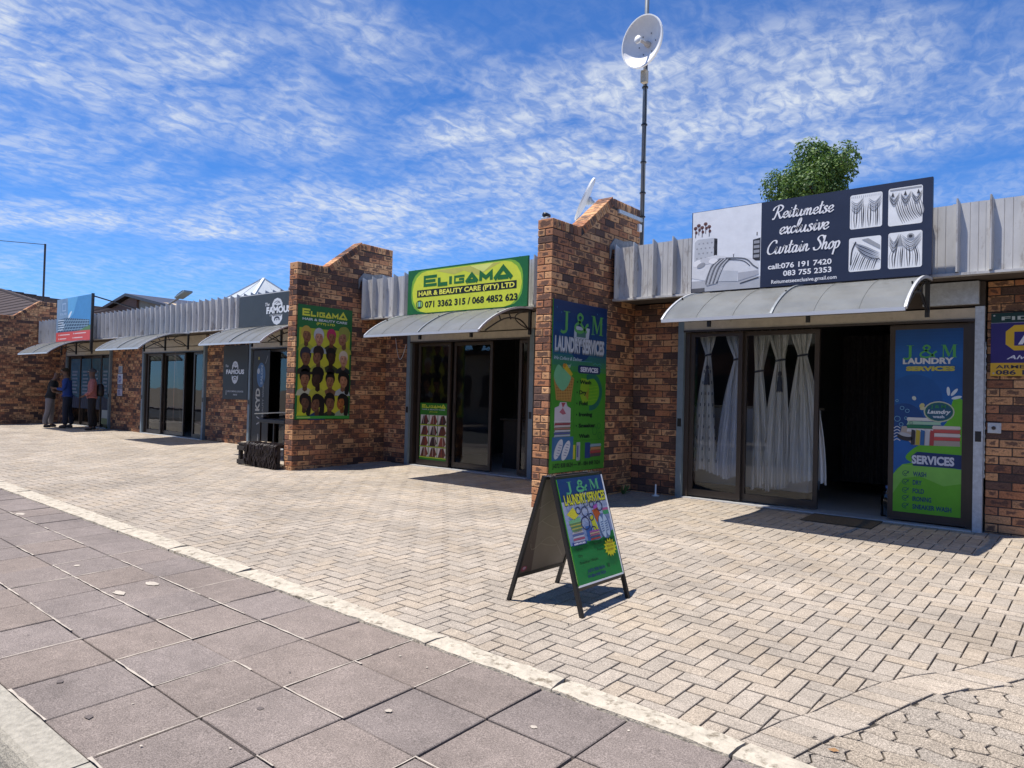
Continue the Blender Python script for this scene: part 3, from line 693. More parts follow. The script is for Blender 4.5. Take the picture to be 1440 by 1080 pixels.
# ================================================================== BRICKWORK
CH = .0885; BL = .236; BJ = .011
_bm = {}
def set_bl(me, vals):
    a = me.attributes.new('bl', 'FLOAT_VECTOR', 'POINT'); a.data.foreach_set('vector', [c for v in vals for c in v])
def brick_mesh(sx, sy, sz):
    k = (round(sx, 3), round(sy, 3), round(sz, 3))
    if k not in _bm:
        b = MB(); b.bbox((-sx/2, -sy/2, -sz/2), (sx/2, sy/2, sz/2), M_brick, .0045); me = b.mesh('brick'); set_bl(me, [(v.co.x/sx, v.co.y/sy, v.co.z/sz) for v in me.vertices]); _bm[k] = me
    return _bm[k]
class Bricks:
    def __init__(s): s.items = []; s.cut = []
    def box(s, x0, y0, z0, x1, y1, z1, jit=.0015):
        if x1-x0 < .02 or y1-y0 < .02 or z1-z0 < .015: return
        c = Vector(((x0+x1)/2, (y0+y1)/2, (z0+z1)/2)) + Vector([random.uniform(-jit, jit) for _ in range(3)])
        s.items.append((brick_mesh(x1-x0, y1-y0, z1-z0), c, 0.0))
    def build(s, parent, nparts):
        it = sorted(s.items, key=lambda t: -seen_size(*t[1])); n = 0
        for me, c, r in it[:nparts]:
            o = link('brick', me, parent, c); 
            if r: o.rotation_euler = (r, 0, 0)
        rest = it[nparts:]; b = MB(); bl = []
        for me, c, r in rest:
            R3 = Matrix.Rotation(r, 3, 'X'); b.add([R3 @ v.co + c for v in me.vertices], [list(p.vertices) for p in me.polygons], M_brick); bl += [tuple(q.vector) for q in me.attributes['bl'].data]
        for vs, fs in s.cut:
            b.add(vs, fs, M_brick); lo = [min(v[i] for v in vs) for i in range(3)]; hi = [max(v[i] for v in vs) for i in range(3)]
            bl += [tuple((v[i]-lo[i])/max(1e-6, hi[i]-lo[i])-.5 for i in range(3)) for v in vs]
        if b.v: o = b.build('brickwork', parent, fix=False, kind='stuff'); set_bl(o.data, bl)
def wing_wall(xl, xr, y0, label, nparts, zb=-.07, lowz=3.50, highz=4.05, yA=7.67, yB=8.42, y1=9.17, side_only=False):
    t = empty('brick_wall', ((xl+xr)/2, (y0+y1)/2, gz(y0))); tag(t, label, 'wall', 'brick wing walls between the shops', 'thing')
    cap = .115; W = xr-xl; K = Bricks(); hb = (W-BJ)/2
    sl = (highz-lowz)/(yB-yA)
    def f(y): return max(lowz, min(lowz+sl*(y-yA), highz))
    def under(y): return f(y)-cap-.012
    r = 0; z = zb
    while z < highz-cap-.02:
        zt = z+CH-BJ; y = y0
        first = True
        while y < y1-.03:
            Ln = ((.11) if (r % 2 == 1 and first) else BL-BJ)
            ye = min(y+Ln, y1)
            # top allowed
            a, c = under(y), under(ye)
            if zt <= min(a, c)+.004:
                if r % 2 == 1 and first: K.box(xl, y, z, xr, ye, zt)
                else:
                    K.box(xr-hb, y, z, xr, ye, zt); K.box(xl, y, z, xl+hb, ye, zt)
            elif z < max(a, c)-.02:
                poly = [(y, z), (ye, z), (ye, zt), (y, zt)]
                poly = clip(poly, lambda p: (lowz+sl*(p[0]-yA)-cap-.012)-p[1]) if min(a, c) < highz-cap-.02 else poly
                poly = clip(poly, lambda p: (highz-cap-.012)-p[1])
                if len(poly) > 2 and abs(area(poly)) > .0008:
                    mbx = MB(); mbx.prism(poly, xl, xr, M_brick, axis=0); K.cut.append((mbx.v, mbx.f))
            y = ye+BJ; first = False
        z += CH; r += 1
    # rowlock cap
    def caprow(ya, za, yb, zb_):
        L_ = math.hypot(yb-ya, zb_-za); n = max(1, round(L_/CH)); ang = math.atan2(zb_-za, yb-ya); d = L_/n
        for k in range(n):
            m_ = (k+.5)*d; cy = ya+math.cos(ang)*m_+math.sin(ang)*cap/2; cz = za+math.sin(ang)*m_-math.cos(ang)*cap/2
            K.items.append((brick_mesh(W+.006, d-BJ, cap), Vector(((xl+xr)/2+random.uniform(-.002, .002), cy, cz)), ang))
    caprow(y0-.003, lowz, yA+.02, lowz); caprow(yA+.03, lowz+.02, yB+.0, highz+.02); caprow(yB+.03, highz, y1, highz-.01)
    core = MB(); i_ = .007
    core.prism([(y0+i_, zb-.2), (y1-i_, zb-.2), (y1-i_, highz-.03), (yB, highz-.03), (yA, lowz-.03), (y0+i_, lowz-.012)], xl+i_, xr-i_, M_mortar, axis=0)
    core.build('mortar', t)
    K.build(t, nparts); return t
def facade_wall(x0, x1, label, nparts, z1=2.64, yf=D, left_closer=True):
    t = empty('brick_wall', ((x0+x1)/2, yf+.06, 0)); tag(t, label, 'wall', 'brick piers of the shop fronts', 'thing')
    K = Bricks(); z = -.07; r = 0
    while z < z1-.02:
        x = x0; first = True
        while x < x1-.02:
            Ln = .11 if (r % 2 == 1 and first) else BL-BJ
            xe = min(x+Ln, x1)
            if x1-xe < .05: xe = x1
            K.box(x, yf, z, xe, yf+.11, min(z+CH-BJ, z1)); x = xe+BJ; first = False
        z += CH; r += 1
    core = MB(); core.box((x0+.005, yf+.007, -.3), (x1-.005, yf+.24, z1), M_mortar); core.build('mortar', t)
    K.build(t, nparts); return t
random.seed(11)
wingE = wing_wall(-10.93, -10.70, 7.07, 'brick wing wall carrying the poster of sixteen hairstyles', 300)
wingR = wing_wall(-5.53, -5.30, 7.07, 'brick wing wall carrying the tall blue and green laundry poster', 300)
wingL = wing_wall(-27.83, -27.60, 7.07, 'brick wing wall at the far end behind the three standing men', 0)
facade_wall(-27.59, -26.87, 'narrow brick pier left of the blue glass shop front', 0)
facade_wall(-23.26, -21.10, 'brick pier with small paper notices between the blue glass shop and the next shop', 0)
facade_wall(-17.52, -15.48, 'brick pier behind the black bearded man poster', 0)
facade_wall(-12.2, -10.94, 'brick pier hidden behind the wing wall of hairstyles', 0)
facade_wall(-10.69, -10.04, 'narrow brick pier left of the hair salon door', 200)
facade_wall(-7.05, -5.54, 'brick pier right of the hair salon door', 0)
facade_wall(-5.29, -4.58, 'narrow brick pier left of the curtain shop window', 240)
facade_wall(-1.035, 3.2, 'brick wall right of the curtain shop under the security sign', 300)

# ================================================================== BUILDING SHELL
bld = empty('shop_building', (-12, 9.06, 0)); tag(bld, 'long single storey brick shop row with ribbed zinc fascia', 'building')
b = MB()
b.box((-27.6, 8.62, 3.18), (6, 15.8, 3.30), M_zinc); b.build('roof', bld)
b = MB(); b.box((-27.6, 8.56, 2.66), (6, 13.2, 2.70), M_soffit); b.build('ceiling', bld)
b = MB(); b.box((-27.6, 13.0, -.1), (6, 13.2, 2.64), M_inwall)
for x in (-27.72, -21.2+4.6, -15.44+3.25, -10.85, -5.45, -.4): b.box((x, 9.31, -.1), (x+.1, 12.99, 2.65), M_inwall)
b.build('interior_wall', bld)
b = MB(); b.box((-27.6, 9.10, -.06), (6, 12.98, -.003), M_infloor); b.build('interior_floor', bld)
# fascia sheets: one pan and one rib each, repeated
FP = .285; FYf = 8.47
def fascia_sheet():
    b = MB(); p = FYf; h = 0.084
    prof = [(0, p), (.030, p), (.043, p-h), (.058, p-h), (.071, p), (.150, p), (.154, p+.006), (.158, p), (.222, p), (.226, p+.006), (.230, p), (FP, p)]
    n = len(prof); vs = [(x, y, 2.66) for x, y in prof] + [(x, y, 3.365 + (.035 if y < p-.01 else 0)) for x, y in prof]
    b.add(vs, [(i, i+1, i+1+n, i+n) for i in range(n-1)], M_zinc)
    vs2 = [(x, y+.004, z) for x, y, z in vs]; b.add(vs2, [(i+n, i+1+n, i+1, i) for i in range(n-1)], M_zinc)
    return b.mesh('fascia_sheet')
fs_me = fascia_sheet()
for (xa, xb) in ((-27.58, -10.95), (-10.66, -5.55), (-5.27, 5.2)):
    x = xa
    while x + FP <= xb+.15:
        o = link('fascia_sheet', fs_me, bld, (x, random.uniform(-.003, .003), random.uniform(-.006, .006))); x += FP
    b = MB(); b.box((xa, FYf-.052, 2.632), (xb, FYf+.05, 2.658), M_zinc); b.build('fascia_trim', bld)
    b = MB(); b.box((xa, FYf+.06, 2.70), (xb, FYf+.10, 3.30), M_soffit); b.build('fascia_backing', bld)
    b = MB(); b.box((xa, FYf+.02, 3.33), (xb, 8.75, 3.352), M_zinc); b.build('roof_edge', bld)

# shop fronts
def post(x0, x1, m, z1=2.38, y0=9.0, y1=9.13):
    b = MB(); b.box((x0, y0, gz(9.0)-.01), (x1, y1, z1), m); 
    b.box((x0+.015, y0-.004, .95), (x1-.015, y0, 1.06), M_black)
    return b.build('steel_post', bld)
def panel(name, x0, x1, y, z0=.03, z1=2.22, fw=.055, glass=M_glass, mid=None, bottom=.09):
    b = MB(); d = .045
    b.box((x0, y, z0), (x0+fw, y+d, z1), M_frame); b.box((x1-fw, y, z0), (x1, y+d, z1), M_frame)
    b.box((x0+fw, y+.001, z0), (x1-fw, y+d-.001, z0+bottom), M_frame); b.box((x0+fw, y+.001, z1-fw), (x1-fw, y+d-.001, z1), M_frame)
    if 'door' in name: b.box((x0+.015, y-.02, 1.0), (x0+.035, y, 1.14), M_frame)
    o = b.build(name, bld)
    g = MB(); g.add([(x0+fw, y+d/2, z0+bottom), (x1-fw, y+d/2, z0+bottom), (x1-fw, y+d/2, z1-fw), (x0+fw, y+d/2, z1-fw)], [(0, 1, 2, 3)], glass); g.build('pane', o, fix=False)
    return o
def shopfront(xl, xr, panels, lpost, rpost, boxm=M_beige):
    post(xl, xl+.085, lpost); post(xr-.085, xr, rpost)
    b = MB(); b.box((xl+.087, 9.00, 2.235), (xr-.087, 9.12, 2.365), M_beige); b.box((xl+.087, 8.985, 2.222), (xr-.087, 9.00, 2.248), M_frame); b.build('lintel', bld)
    b = MB(); b.box((xl, 9.02, 2.385), (xr, 9.14, 2.645), boxm); b.build('shutter_box', bld)
    b = MB(); b.box((xl+.09, 8.98, -.03), (xr-.09, 9.30, .012), M_alu); b.build('threshold', bld)
    b = MB(); b.box((xl+.086, 9.05, .0), (xl+.15, 9.22, 2.235), M_frame); b.build('door_jamb', bld); b = MB(); b.box((xr-.15, 9.05, .0), (xr-.086, 9.22, 2.235), M_frame); b.build('door_jamb', bld)
    for (nm, a, c, dy) in panels: panel(nm, a, c, 9.08+dy)
shopfront(-4.57, -1.055, [('shop_window', -4.42, -3.70, 0), ('sliding_door', -3.72, -2.76, .06), ('shop_window', -1.97, -1.20, 0)], M_bluegrey, M_galv, M_soffit)
shopfront(-10.03, -7.06, [('shop_window', -9.80, -8.98, 0), ('sliding_door', -8.95, -8.05, .06), ('shop_window', -7.42, -7.2, 0)], M_bluegrey, M_bluegrey)
shopfront(-21.09, -17.54, [('shop_window', -20.9, -20.02, 0), ('sliding_door', -20.02, -18.85, .06), ('shop_window', -18.25, -17.7, 0)], M_bluegrey, M_bluegrey)
shopfront(-15.47, -12.25, [('shop_window', -14.9, -13.9, .06), ('sliding_door', -13.4, -12.4, 0)], M_bluegrey, M_bluegrey)
shopfront(-26.86, -23.27, [('shop_window', -26.65, -25.75, 0), ('sliding_door', -25.75, -24.85, .06), ('sliding_door', -24.9, -24.1, 0), ('shop_window', -24.1, -23.42, .06)], M_bluegrey, M_bluegrey)
# galvanised plates between the canopies and the wall
for (a, c) in ((-1.62, -1.10), (-17.2, -16.75), (-22.9, -22.5), (-7.0, -6.3)):
    b = MB(); b.box((a, 8.93, 2.40), (c, 9.0, 2.64), M_galv); b.build('cover_plate', bld)
# padlock hasp beside the right-hand post

# ================================================================== CANOPIES
def canopy(xl, xr, label, yf=7.24, yb=8.25, zf=2.19, zb=2.605):
    t = empty('door_canopy', ((xl+xr)/2, 8.4, zb)); tag(t, label, 'canopy', 'curved polycarbonate canopies over the shop doors')
    n = 10; arc = []
    for k in range(n+1):
        a = k/n; arc.append((yf+(yb-yf)*a**1.12, zf+(zb-zf)*(1-(1-a)**1.75)))
    arc.append((8.40, zb+.004)); half = (xl+xr)/2
    for (a, c) in ((xl, half-.012), (half+.012, xr)):
        b = MB(); m = len(arc); vs = [(a, y, z) for y, z in arc]+[(c, y, z) for y, z in arc]+[(a, y, z-.008) for y, z in arc]+[(c, y, z-.008) for y, z in arc]
        fs = [(i, i+1, i+1+m, i+m) for i in range(m-1)]+[(i+2*m, i+3*m, i+1+3*m, i+1+2*m) for i in range(m-1)]+[(0, m, 3*m, 2*m)]+[(i, i+2*m, i+1+2*m, i+1) for i in range(m-1)]+[(i+m, i+1+m, i+1+3*m, i+3*m) for i in range(m-1)]
        b.add(vs, fs, M_poly); o = b.build('canopy_sheet', t, smooth=False)
        # rolled ridges pressed along the sheet
        rb = MB()
        for q in (.33, .67):
            x = a+(c-a)*q; rb.tube([(x, y, z+.001) for y, z in arc[:-1]], .006, M_poly, 5)
        rb.build('sheet_rib', o)
    for x, r in ((xl, .014), (half, .016), (xr, .014)):
        b = MB()
        for i in range(len(arc)-1):
            (y0, z0), (y1, z1) = arc[i], arc[i+1]; b.beam((x, y0, z0), (x, y1, z1), r*2, .024, M_alu if x != half else M_pole, up=(1, 0, 0))
        b.build('edge_bar', t)
    b = MB(); b.box((xl, yf-.02, zf-.028), (xr, yf+.012, zf+.006), M_alu); b.build('front_gutter', t)
    b = MB(); b.box((xl, 8.38, zb-.02), (xr, 8.42, zb+.02), M_black); b.build('back_rail', t)
    # black scrolled brackets: upright, foot strut, arc stay and small spokes
    for x in (xl+.03, half, xr-.03):
        b = MB(); b.box((x-.02, 8.37, 2.22), (x+.02, 8.41, zb+.02), M_black); 
        b.tube([(x, y, z-.02) for y, z in arc], .011, M_black, 6)
        P = catmull([(8.39, 2.27), (8.15, 2.42), (7.80, 2.40), (7.40, 2.20)], 5); b.tube([(x, y, z) for y, z in P], .011, M_black, 6)
        P = catmull([(8.39, 2.60), (8.10, 2.50), (8.05, 2.42), (8.2, 2.34), (8.39, 2.30)], 5); b.tube([(x, y, z) for y, z in P], .009, M_black, 6)
        b.beam((x, 7.95, 2.405), (x, 7.88, 2.54), .015, .015, M_black); b.beam((x, 7.72, 2.38), (x, 7.66, 2.49), .015, .015, M_black)
        b.build('bracket', t)
    return t
canopy(-3.88, -1.45, 'pale curved canopy over the curtain shop entrance, nearest the camera')
canopy(-9.07, -6.64, 'pale curved canopy over the hair salon door below the yellow green banner')
canopy(-14.35, -12.05, 'curved canopy below the dark grey bearded man sign')
canopy(-19.60, -17.15, 'curved canopy over the glass doors between the two brick piers')
canopy(-25.45, -23.0, 'curved canopy below the solar panel billboard at the far end')

# ================================================================== SIGNS ON THE FASCIA
def board(name, label, cat, x0, x1, z0, z1, y, m, depth=.05, frame=None, group=None):
    t = empty(name, ((x0+x1)/2, y, z0)); tag(t, label, cat, group)
    b = MB(); b.box((x0, y, z0), (x1, y+depth, z1), m); b.build('board', t)
    for x in (x0+.3, x1-.3):
        if cat == 'sign' and y < 8.4: b = MB(); b.beam((x, y+depth, z0+.1), (x, FYf+.03, z0+.1), .03, .03, M_black); b.beam((x, y+depth, z1-.3), (x, FYf+.03, z1-.3), .03, .03, M_black); b.build('mount', t)
    return t, Print((x0, y, z0), (1, 0, 0), (0, 0, 1), (0, -1, 0), x1-x0, z1-z0)
WH = (.80, .80, .82); NAVY = (.022, .028, .055)
# curtain shop
t, p = board('shop_sign', 'wide navy and white curtain shop board with bed and curtain pictures', 'sign', -4.01, -1.415, 2.625, 3.61, 8.2, pm(NAVY))
p.rect(.004, .004, .332, .996, (.74, .76, .80), 1)
# bedroom picture
G1, G2, G3, G4 = (.50, .52, .56), (.30, .31, .34), (.12, .13, .15), (.03, .03, .035)
p.rect(.004, .0045, .332, .14, (.42, .43, .46), 2)
p.poly([(.015, .36), (.015, .62), (.03, .655), (.11, .655), (.122, .62), (.122, .36)], G1, 2)
p.poly([(.112, .38), (.112, .65), (.128, .64), (.128, .38)], G4, 3)
for i in range(5):
    for j in range(4): p.ell(.028+.021*i+(j % 2)*.01, .42+.06*j, .0045, .010, G2, 3, n=6)
for (x, y, a) in ((.012, .80, 0), (.028, .83, 0), (.045, .80, 0), (.062, .84, 0), (.08, .80, 0)):
    p.ell(x+.006, y, .010, .022, (.16, .08, .07), 3, n=9); p.ell(x+.010, y-.055, .007, .020, (.10, .04, .04), 4, n=8); p.rect(x+.005, y-.12, x+.009, y, G3, 3)
p.poly([(.004, .30), (.03, .40), (.12, .44), (.19, .40), (.29, .36), (.322, .30), (.325, .16), (.23, .10), (.10, .12), (.004, .18)], (.66, .67, .70), 4)
p.poly([(.10, .12), (.225, .10), (.23, .22), (.11, .26)], G1, 5)
p.poly([(.23, .10), (.325, .16), (.322, .21), (.23, .20)], (.40, .41, .45), 5)
p.ell(.035, .36, .028, .040, WH, 5, rot=15); p.ell(.075, .38, .030, .040, (.55, .56, .60), 6, rot=-10); p.ell(.11, .37, .022, .034, WH, 7); p.ell(.05, .33, .022, .028, G2, 8, rot=20)
p.poly([(.07, .13), (.10, .32), (.14, .40), (.20, .38), (.15, .28), (.125, .09), (.08, .07)], G2, 6)
for k in range(7): p.stroke([(.075+.009*k, .09), (.10+.010*k, .29), (.145+.008*k, .385)], .003, (.62, .63, .66) if k % 2 else G4, 7, smooth=4)
p.stroke([(.17, .39), (.26, .36), (.30, .27), (.322, .23)], .006, G3, 7, smooth=5); p.stroke([(.18, .37), (.25, .34), (.285, .27)], .003, G4, 8, smooth=5)
p.poly([(.296, .33), (.296, .575), (.330, .59), (.330, .32)], G4, 3)
for k in range(4): p.rect(.300, .36+.055*k, .326, .395+.055*k, G2, 4)
p.rect(.312, .62, .316, .66, G4, 3); p.rect(.205, .36, .209, .43, G3, 3); p.ell(.207, .44, .005, .01, WH, 4)
p.rect(.004, .004, .07, .05, (.10, .10, .11), 3); p.stroke([(.24, .07), (.325, .125)], .004, G4, 6)
p.rect(.334, .004, .999, .996, (.020, .028, .058), 1)
script_text(p, 'Reitumetse', .385, .785, .250, .072, WH, .0076, slope=-.02)
script_text(p, 'exclusive', .412, .60, .205, .076, WH, .0076, slope=-.02)
script_text(p, 'Curtain Shop', .358, .380, .305, .076, WH, .0076, slope=-.02)
p.text('call:076 191 7420', .366, .205, .267, .058, WH, .022, lay=5)
p.text('083 755 2353', .433, .115, .20, .058, WH, .022, lay=5)
p.text('Reitumetseexclusive.gmail.com', .382, .035, .272, .042, WH, .012, lay=5)
def drape(p, x0, y0, x1, y1, kind):
    p.rect(x0, y0, x1, y1, (.78, .79, .80), 2, r=.008); W_ = x1-x0; H_ = y1-y0; ink = (.05, .05, .06); gr = (.33, .34, .36)
    X = lambda a: x0+W_*a; Y = lambda b: y0+H_*b
    if kind in (0, 3):
        for k in range(13):
            a = .06+.073*k; wob = .02*math.sin(k*2.1)
            p.stroke([(X(a+wob), Y(.03)), (X(a-.02*math.cos(k)), Y(.35)), (X(a+(.5-a)*(.25 if kind == 3 else .05)), Y(.70 if kind == 0 else .62))], .0022+.0012*(k % 3), ink if k % 3 else gr, 3+(k % 2), smooth=4, taper=True)
        for c_, (xa, xb) in enumerate(((.0, .45), (.55, 1.0)) if kind == 0 else ((0, .34), (.36, 1.0))):
            for q in range(6): p.stroke([(X(xa+.02), Y(.94-.05*q if kind == 3 else .86-.05*q)), (X((xa+xb)/2), Y(.74-.055*q)), (X(xb-.02), Y(.96-.04*q if kind == 3 else .92-.04*q))], .0024, ink if q % 2 else gr, 5+q % 2, smooth=6, taper=True)
        if kind == 0:
            for k in range(16): p.stroke([(X(.05+.06*k), Y(.97)), (X(.05+.06*k), Y(.90))], .0014, gr, 4)
        if kind == 3: p.poly([(X(.22), Y(.62)), (X(.36), Y(.95)), (X(.44), Y(.62))], gr, 5); p.ell(X(.66), Y(.86), .013, .03, gr, 7); p.ell(X(.66), Y(.86), .007, .016, ink, 8)
    elif kind == 1:
        for k in range(13):
            a = .22+.062*k; p.stroke([(X(min(.97, a+.22)), Y(.03+.015*k)), (X(a+.06), Y(.35)), (X(a-.04), Y(.68))], .0035 if k % 2 else .0055, ink if k % 2 else gr, 3+(k % 2), smooth=4, taper=True)
        for xa in (.02, .36, .68):
            for q in range(5): p.stroke([(X(xa), Y(.86-.03*q)), (X(xa+.15), Y(.70-.045*q)), (X(xa+.31), Y(.88-.03*q))], .0026, ink if q % 2 else gr, 5+q % 2, smooth=6, taper=True)
        for xa in (.13, .5, .88): p.poly([(X(xa-.05), Y(.78)), (X(xa), Y(.90)), (X(xa+.05), Y(.78))], ink, 8)
        p.rect(X(.05), Y(.93), X(.97), Y(.975), gr, 4)
    else:
        for k in range(12):
            a = .02+.07*k; p.stroke([(X(a-.02), Y(.03)), (X(a+.10), Y(.32)), (X(a+.20), Y(.60-.03*k))], .002+.0012*(k % 3), ink if k % 3 else gr, 3+(k % 2), smooth=4, taper=True)
        for q in range(7): p.stroke([(X(.12+.03*q), Y(.86-.04*q)), (X(.5), Y(.72-.05*q)), (X(.97), Y(.48-.045*q))], .0034, ink if q % 2 else gr, 5+q % 2, smooth=6, taper=True)
        p.poly([(X(.40), Y(.93)), (X(.97), Y(.60)), (X(.97), Y(.72)), (X(.60), Y(.95))], gr, 6); p.stroke([(X(.06), Y(.20)), (X(.10), Y(.62)), (X(.22), Y(.88))], .005, ink, 6, smooth=5)
drape(p, .702, .555, .823, .925, 0); drape(p, .845, .540, .966, .935, 1); drape(p, .700, .095, .821, .460, 2); drape(p, .847, .090, .967, .468, 3)
p.build(t)
# salon banner
YEL = (.62, .68, .05); DG = (.015, .13, .035); MG = (.05, .30, .05); BK = (.012, .016, .012)
t, p = board('shop_sign', 'yellow and green hair salon banner with phone numbers above the canopy', 'sign', -9.16, -6.58, 2.62, 3.36, 8.2, pm(DG), depth=.03)
p.rect(.003, .006, .997, .994, DG, 1); p.rect(.035, .04, .965, .965, (.20, .42, .04), 2, r=.10); p.rect(.045, .02, .958, .95, YEL, 3, r=.13)
p.poly([(.25, .93), (.42, .80), (.50, .86), (.62, .72), (.80, .94)], (.52, .50, .10), 4); p.poly([(.55, .94), (.66, .78), (.74, .94)], (.72, .76, .20), 5)
block_word(p, .145, .60, .74, .17, .245, (.02, .14, .03), lay=6, slope=-.005)
p.rect(.09, .375, .92, .535, BK, 6)
p.text('HAIR & BEAUTY CARE (PTY) LTD', .105, .405, .80, .098, (.80, .78, .10), .03, lay=7)
p.ell(.115, .215, .034, .095, BK, 6); p.ell(.115, .215, .028, .080, (.30, .50, .08), 7); p.rect(.102, .14, .128, .29, BK, 8, r=.004); p.rect(.106, .165, .124, .275, (.25, .55, .45), 9)
p.text('071 3362 315 / 068 4852 623', .165, .14, .765, .13, BK, .035, lay=6)
p.build(t)
for x in (-9.0, -8.2, -7.4, -6.75):
    b = MB(); b.beam((x, 8.2, 3.36), (x+.02, 8.42, 3.40), .006, .006, M_black); b.build('tie_cord', t)
def bearded(p, u, v, hu, hv, col, lay=3):
    """white silhouette: hair, cap line and beard round the lettering; hu = width share"""
    U = lambda a: u+a*hu; V = lambda b: v+b*hv
    hair = [(-.46, .22), (-.44, .75), (-.26, 1.18), (0, 1.32), (.28, 1.16), (.44, .75), (.46, .22), (.36, .30), (.30, .62), (.05, .48), (-.22, .66), (-.36, .30)]
    p.poly([(U(a), V(b)) for a, b in hair], col, lay)
    p.stroke([(U(-.25), V(.80)), (U(-.05), V(.98)), (U(.2), V(.90))], hu*.045, (.2, .2, .2), lay+1, smooth=4); p.stroke([(U(-.1), V(.70)), (U(.1), V(.84)), (U(.26), V(.74))], hu*.04, (.2, .2, .2), lay+1, smooth=4)
    beard = [(-.46, -.42), (-.44, -.95), (-.26, -1.35), (0, -1.52), (.26, -1.35), (.44, -.95), (.46, -.42), (.32, -.62), (.0, -.52), (-.32, -.62)]
    p.poly([(U(a), V(b)) for a, b in beard], col, lay)
    p.stroke([(U(-.20), V(-1.05)), (U(-.17), V(-.80)), (U(0), V(-.72)), (U(.17), V(-.80)), (U(.20), V(-1.05))], hu*.10, (.06, .06, .065), lay+1, smooth=5); p.ell(U(0), V(-.98), hu*.07, hv*.05, (.06, .06, .065), lay+2)
FG = (.050, .055, .055)
t, p = board('shop_sign', 'dark grey fascia board with white bearded man emblem', 'sign', -14.55, -11.3, 2.62, 3.30, 8.2, pm(FG), depth=.05)
bearded(p, .452, .44, .128, .285, (.66, .68, .70)); p.text('FAMOUS', .332, .37, .272, .185, (.72, .74, .76), .05, lay=6)
p.text('The', .315, .60, .050, .10, (.66, .68, .70), .02, .3, lay=6)
p.rect(.002, .975, .998, .997, (.55, .56, .56), 1); p.text('GROOMING', .37, .28, .13, .05, (.5, .5, .5), .01, lay=6)
p.build(t)
# solar billboard at the far end
t, p = board('billboard', 'blue and red solar panel billboard standing above the fascia', 'billboard', -25.35, -22.65, 2.60, 3.93, 8.2, pm((.05, .22, .48)), depth=.04)
p.rect(.003, .22, .997, .997, (.06, .25, .52), 1)
p.poly([(.003, .22), (.36, .22), (.32, .997), (.003, .997)], (.20, .30, .42), 2); p.poly([(.32, .997), (.36, .5), (.50, .62), (.62, .997)], (.12, .38, .66), 2)
p.ell(.22, .80, .10, .20, (.16, .26, .40), 3); p.stroke([(.17, .72), (.17, .88), (.27, .88), (.27, .72), (.17, .72)], .012, (.34, .46, .60), 4); p.text('SOLAR', .10, .62, .2, .05, (.34, .46, .60), .02, lay=4)
p.poly([(.35, .53), (.40, .55), (.46, .68), (.43, .69), (.36, .60)], (.70, .78, .84), 3)
p.poly([(.04, .22), (.04, .52), (.30, .55), (.96, .45), (.96, .22)], (.035, .075, .13), 4)
for k in range(11): p.stroke([(.04+.085*k, .24+.0*k), (.30+.062*k, .545-.009*k)], .006, (.35, .50, .62), 5)
for k in range(4): p.stroke([(.05+.06*k, .28+.07*k), (.96, .26+.055*k)], .006, (.35, .50, .62), 5)
for k in range(5): p.rect(.05, .27+.055*k, .22+.02*(k % 3), .292+.055*k, (.60, .68, .74), 6)
p.poly([(.5, .22), (.70, .235), (.99, .34), (.99, .22)], (.10, .20, .06), 6)
p.rect(.003, .003, .997, .225, (.62, .07, .055), 7)
for (x, y, wd) in ((.12, .15, .30), (.56, .16, .32), (.12, .06, .20), (.55, .065, .24)): p.ell(x-.03, y+.012, .010, .02, (.75, .6, .6), 8, n=8); p.rect(x, y, x+wd, y+.022, (.75, .55, .52), 8)
p.build(t)
b = MB(); b.beam((-22.67, 8.26, 3.88), (-22.0, 10.0, 3.4), .035, .035, M_black); b.build('back_strut', t)
b = MB(); b.box((-22.65, 8.19, 2.30), (-22.60, 8.26, 3.95), M_black); b.build('side_post', t)

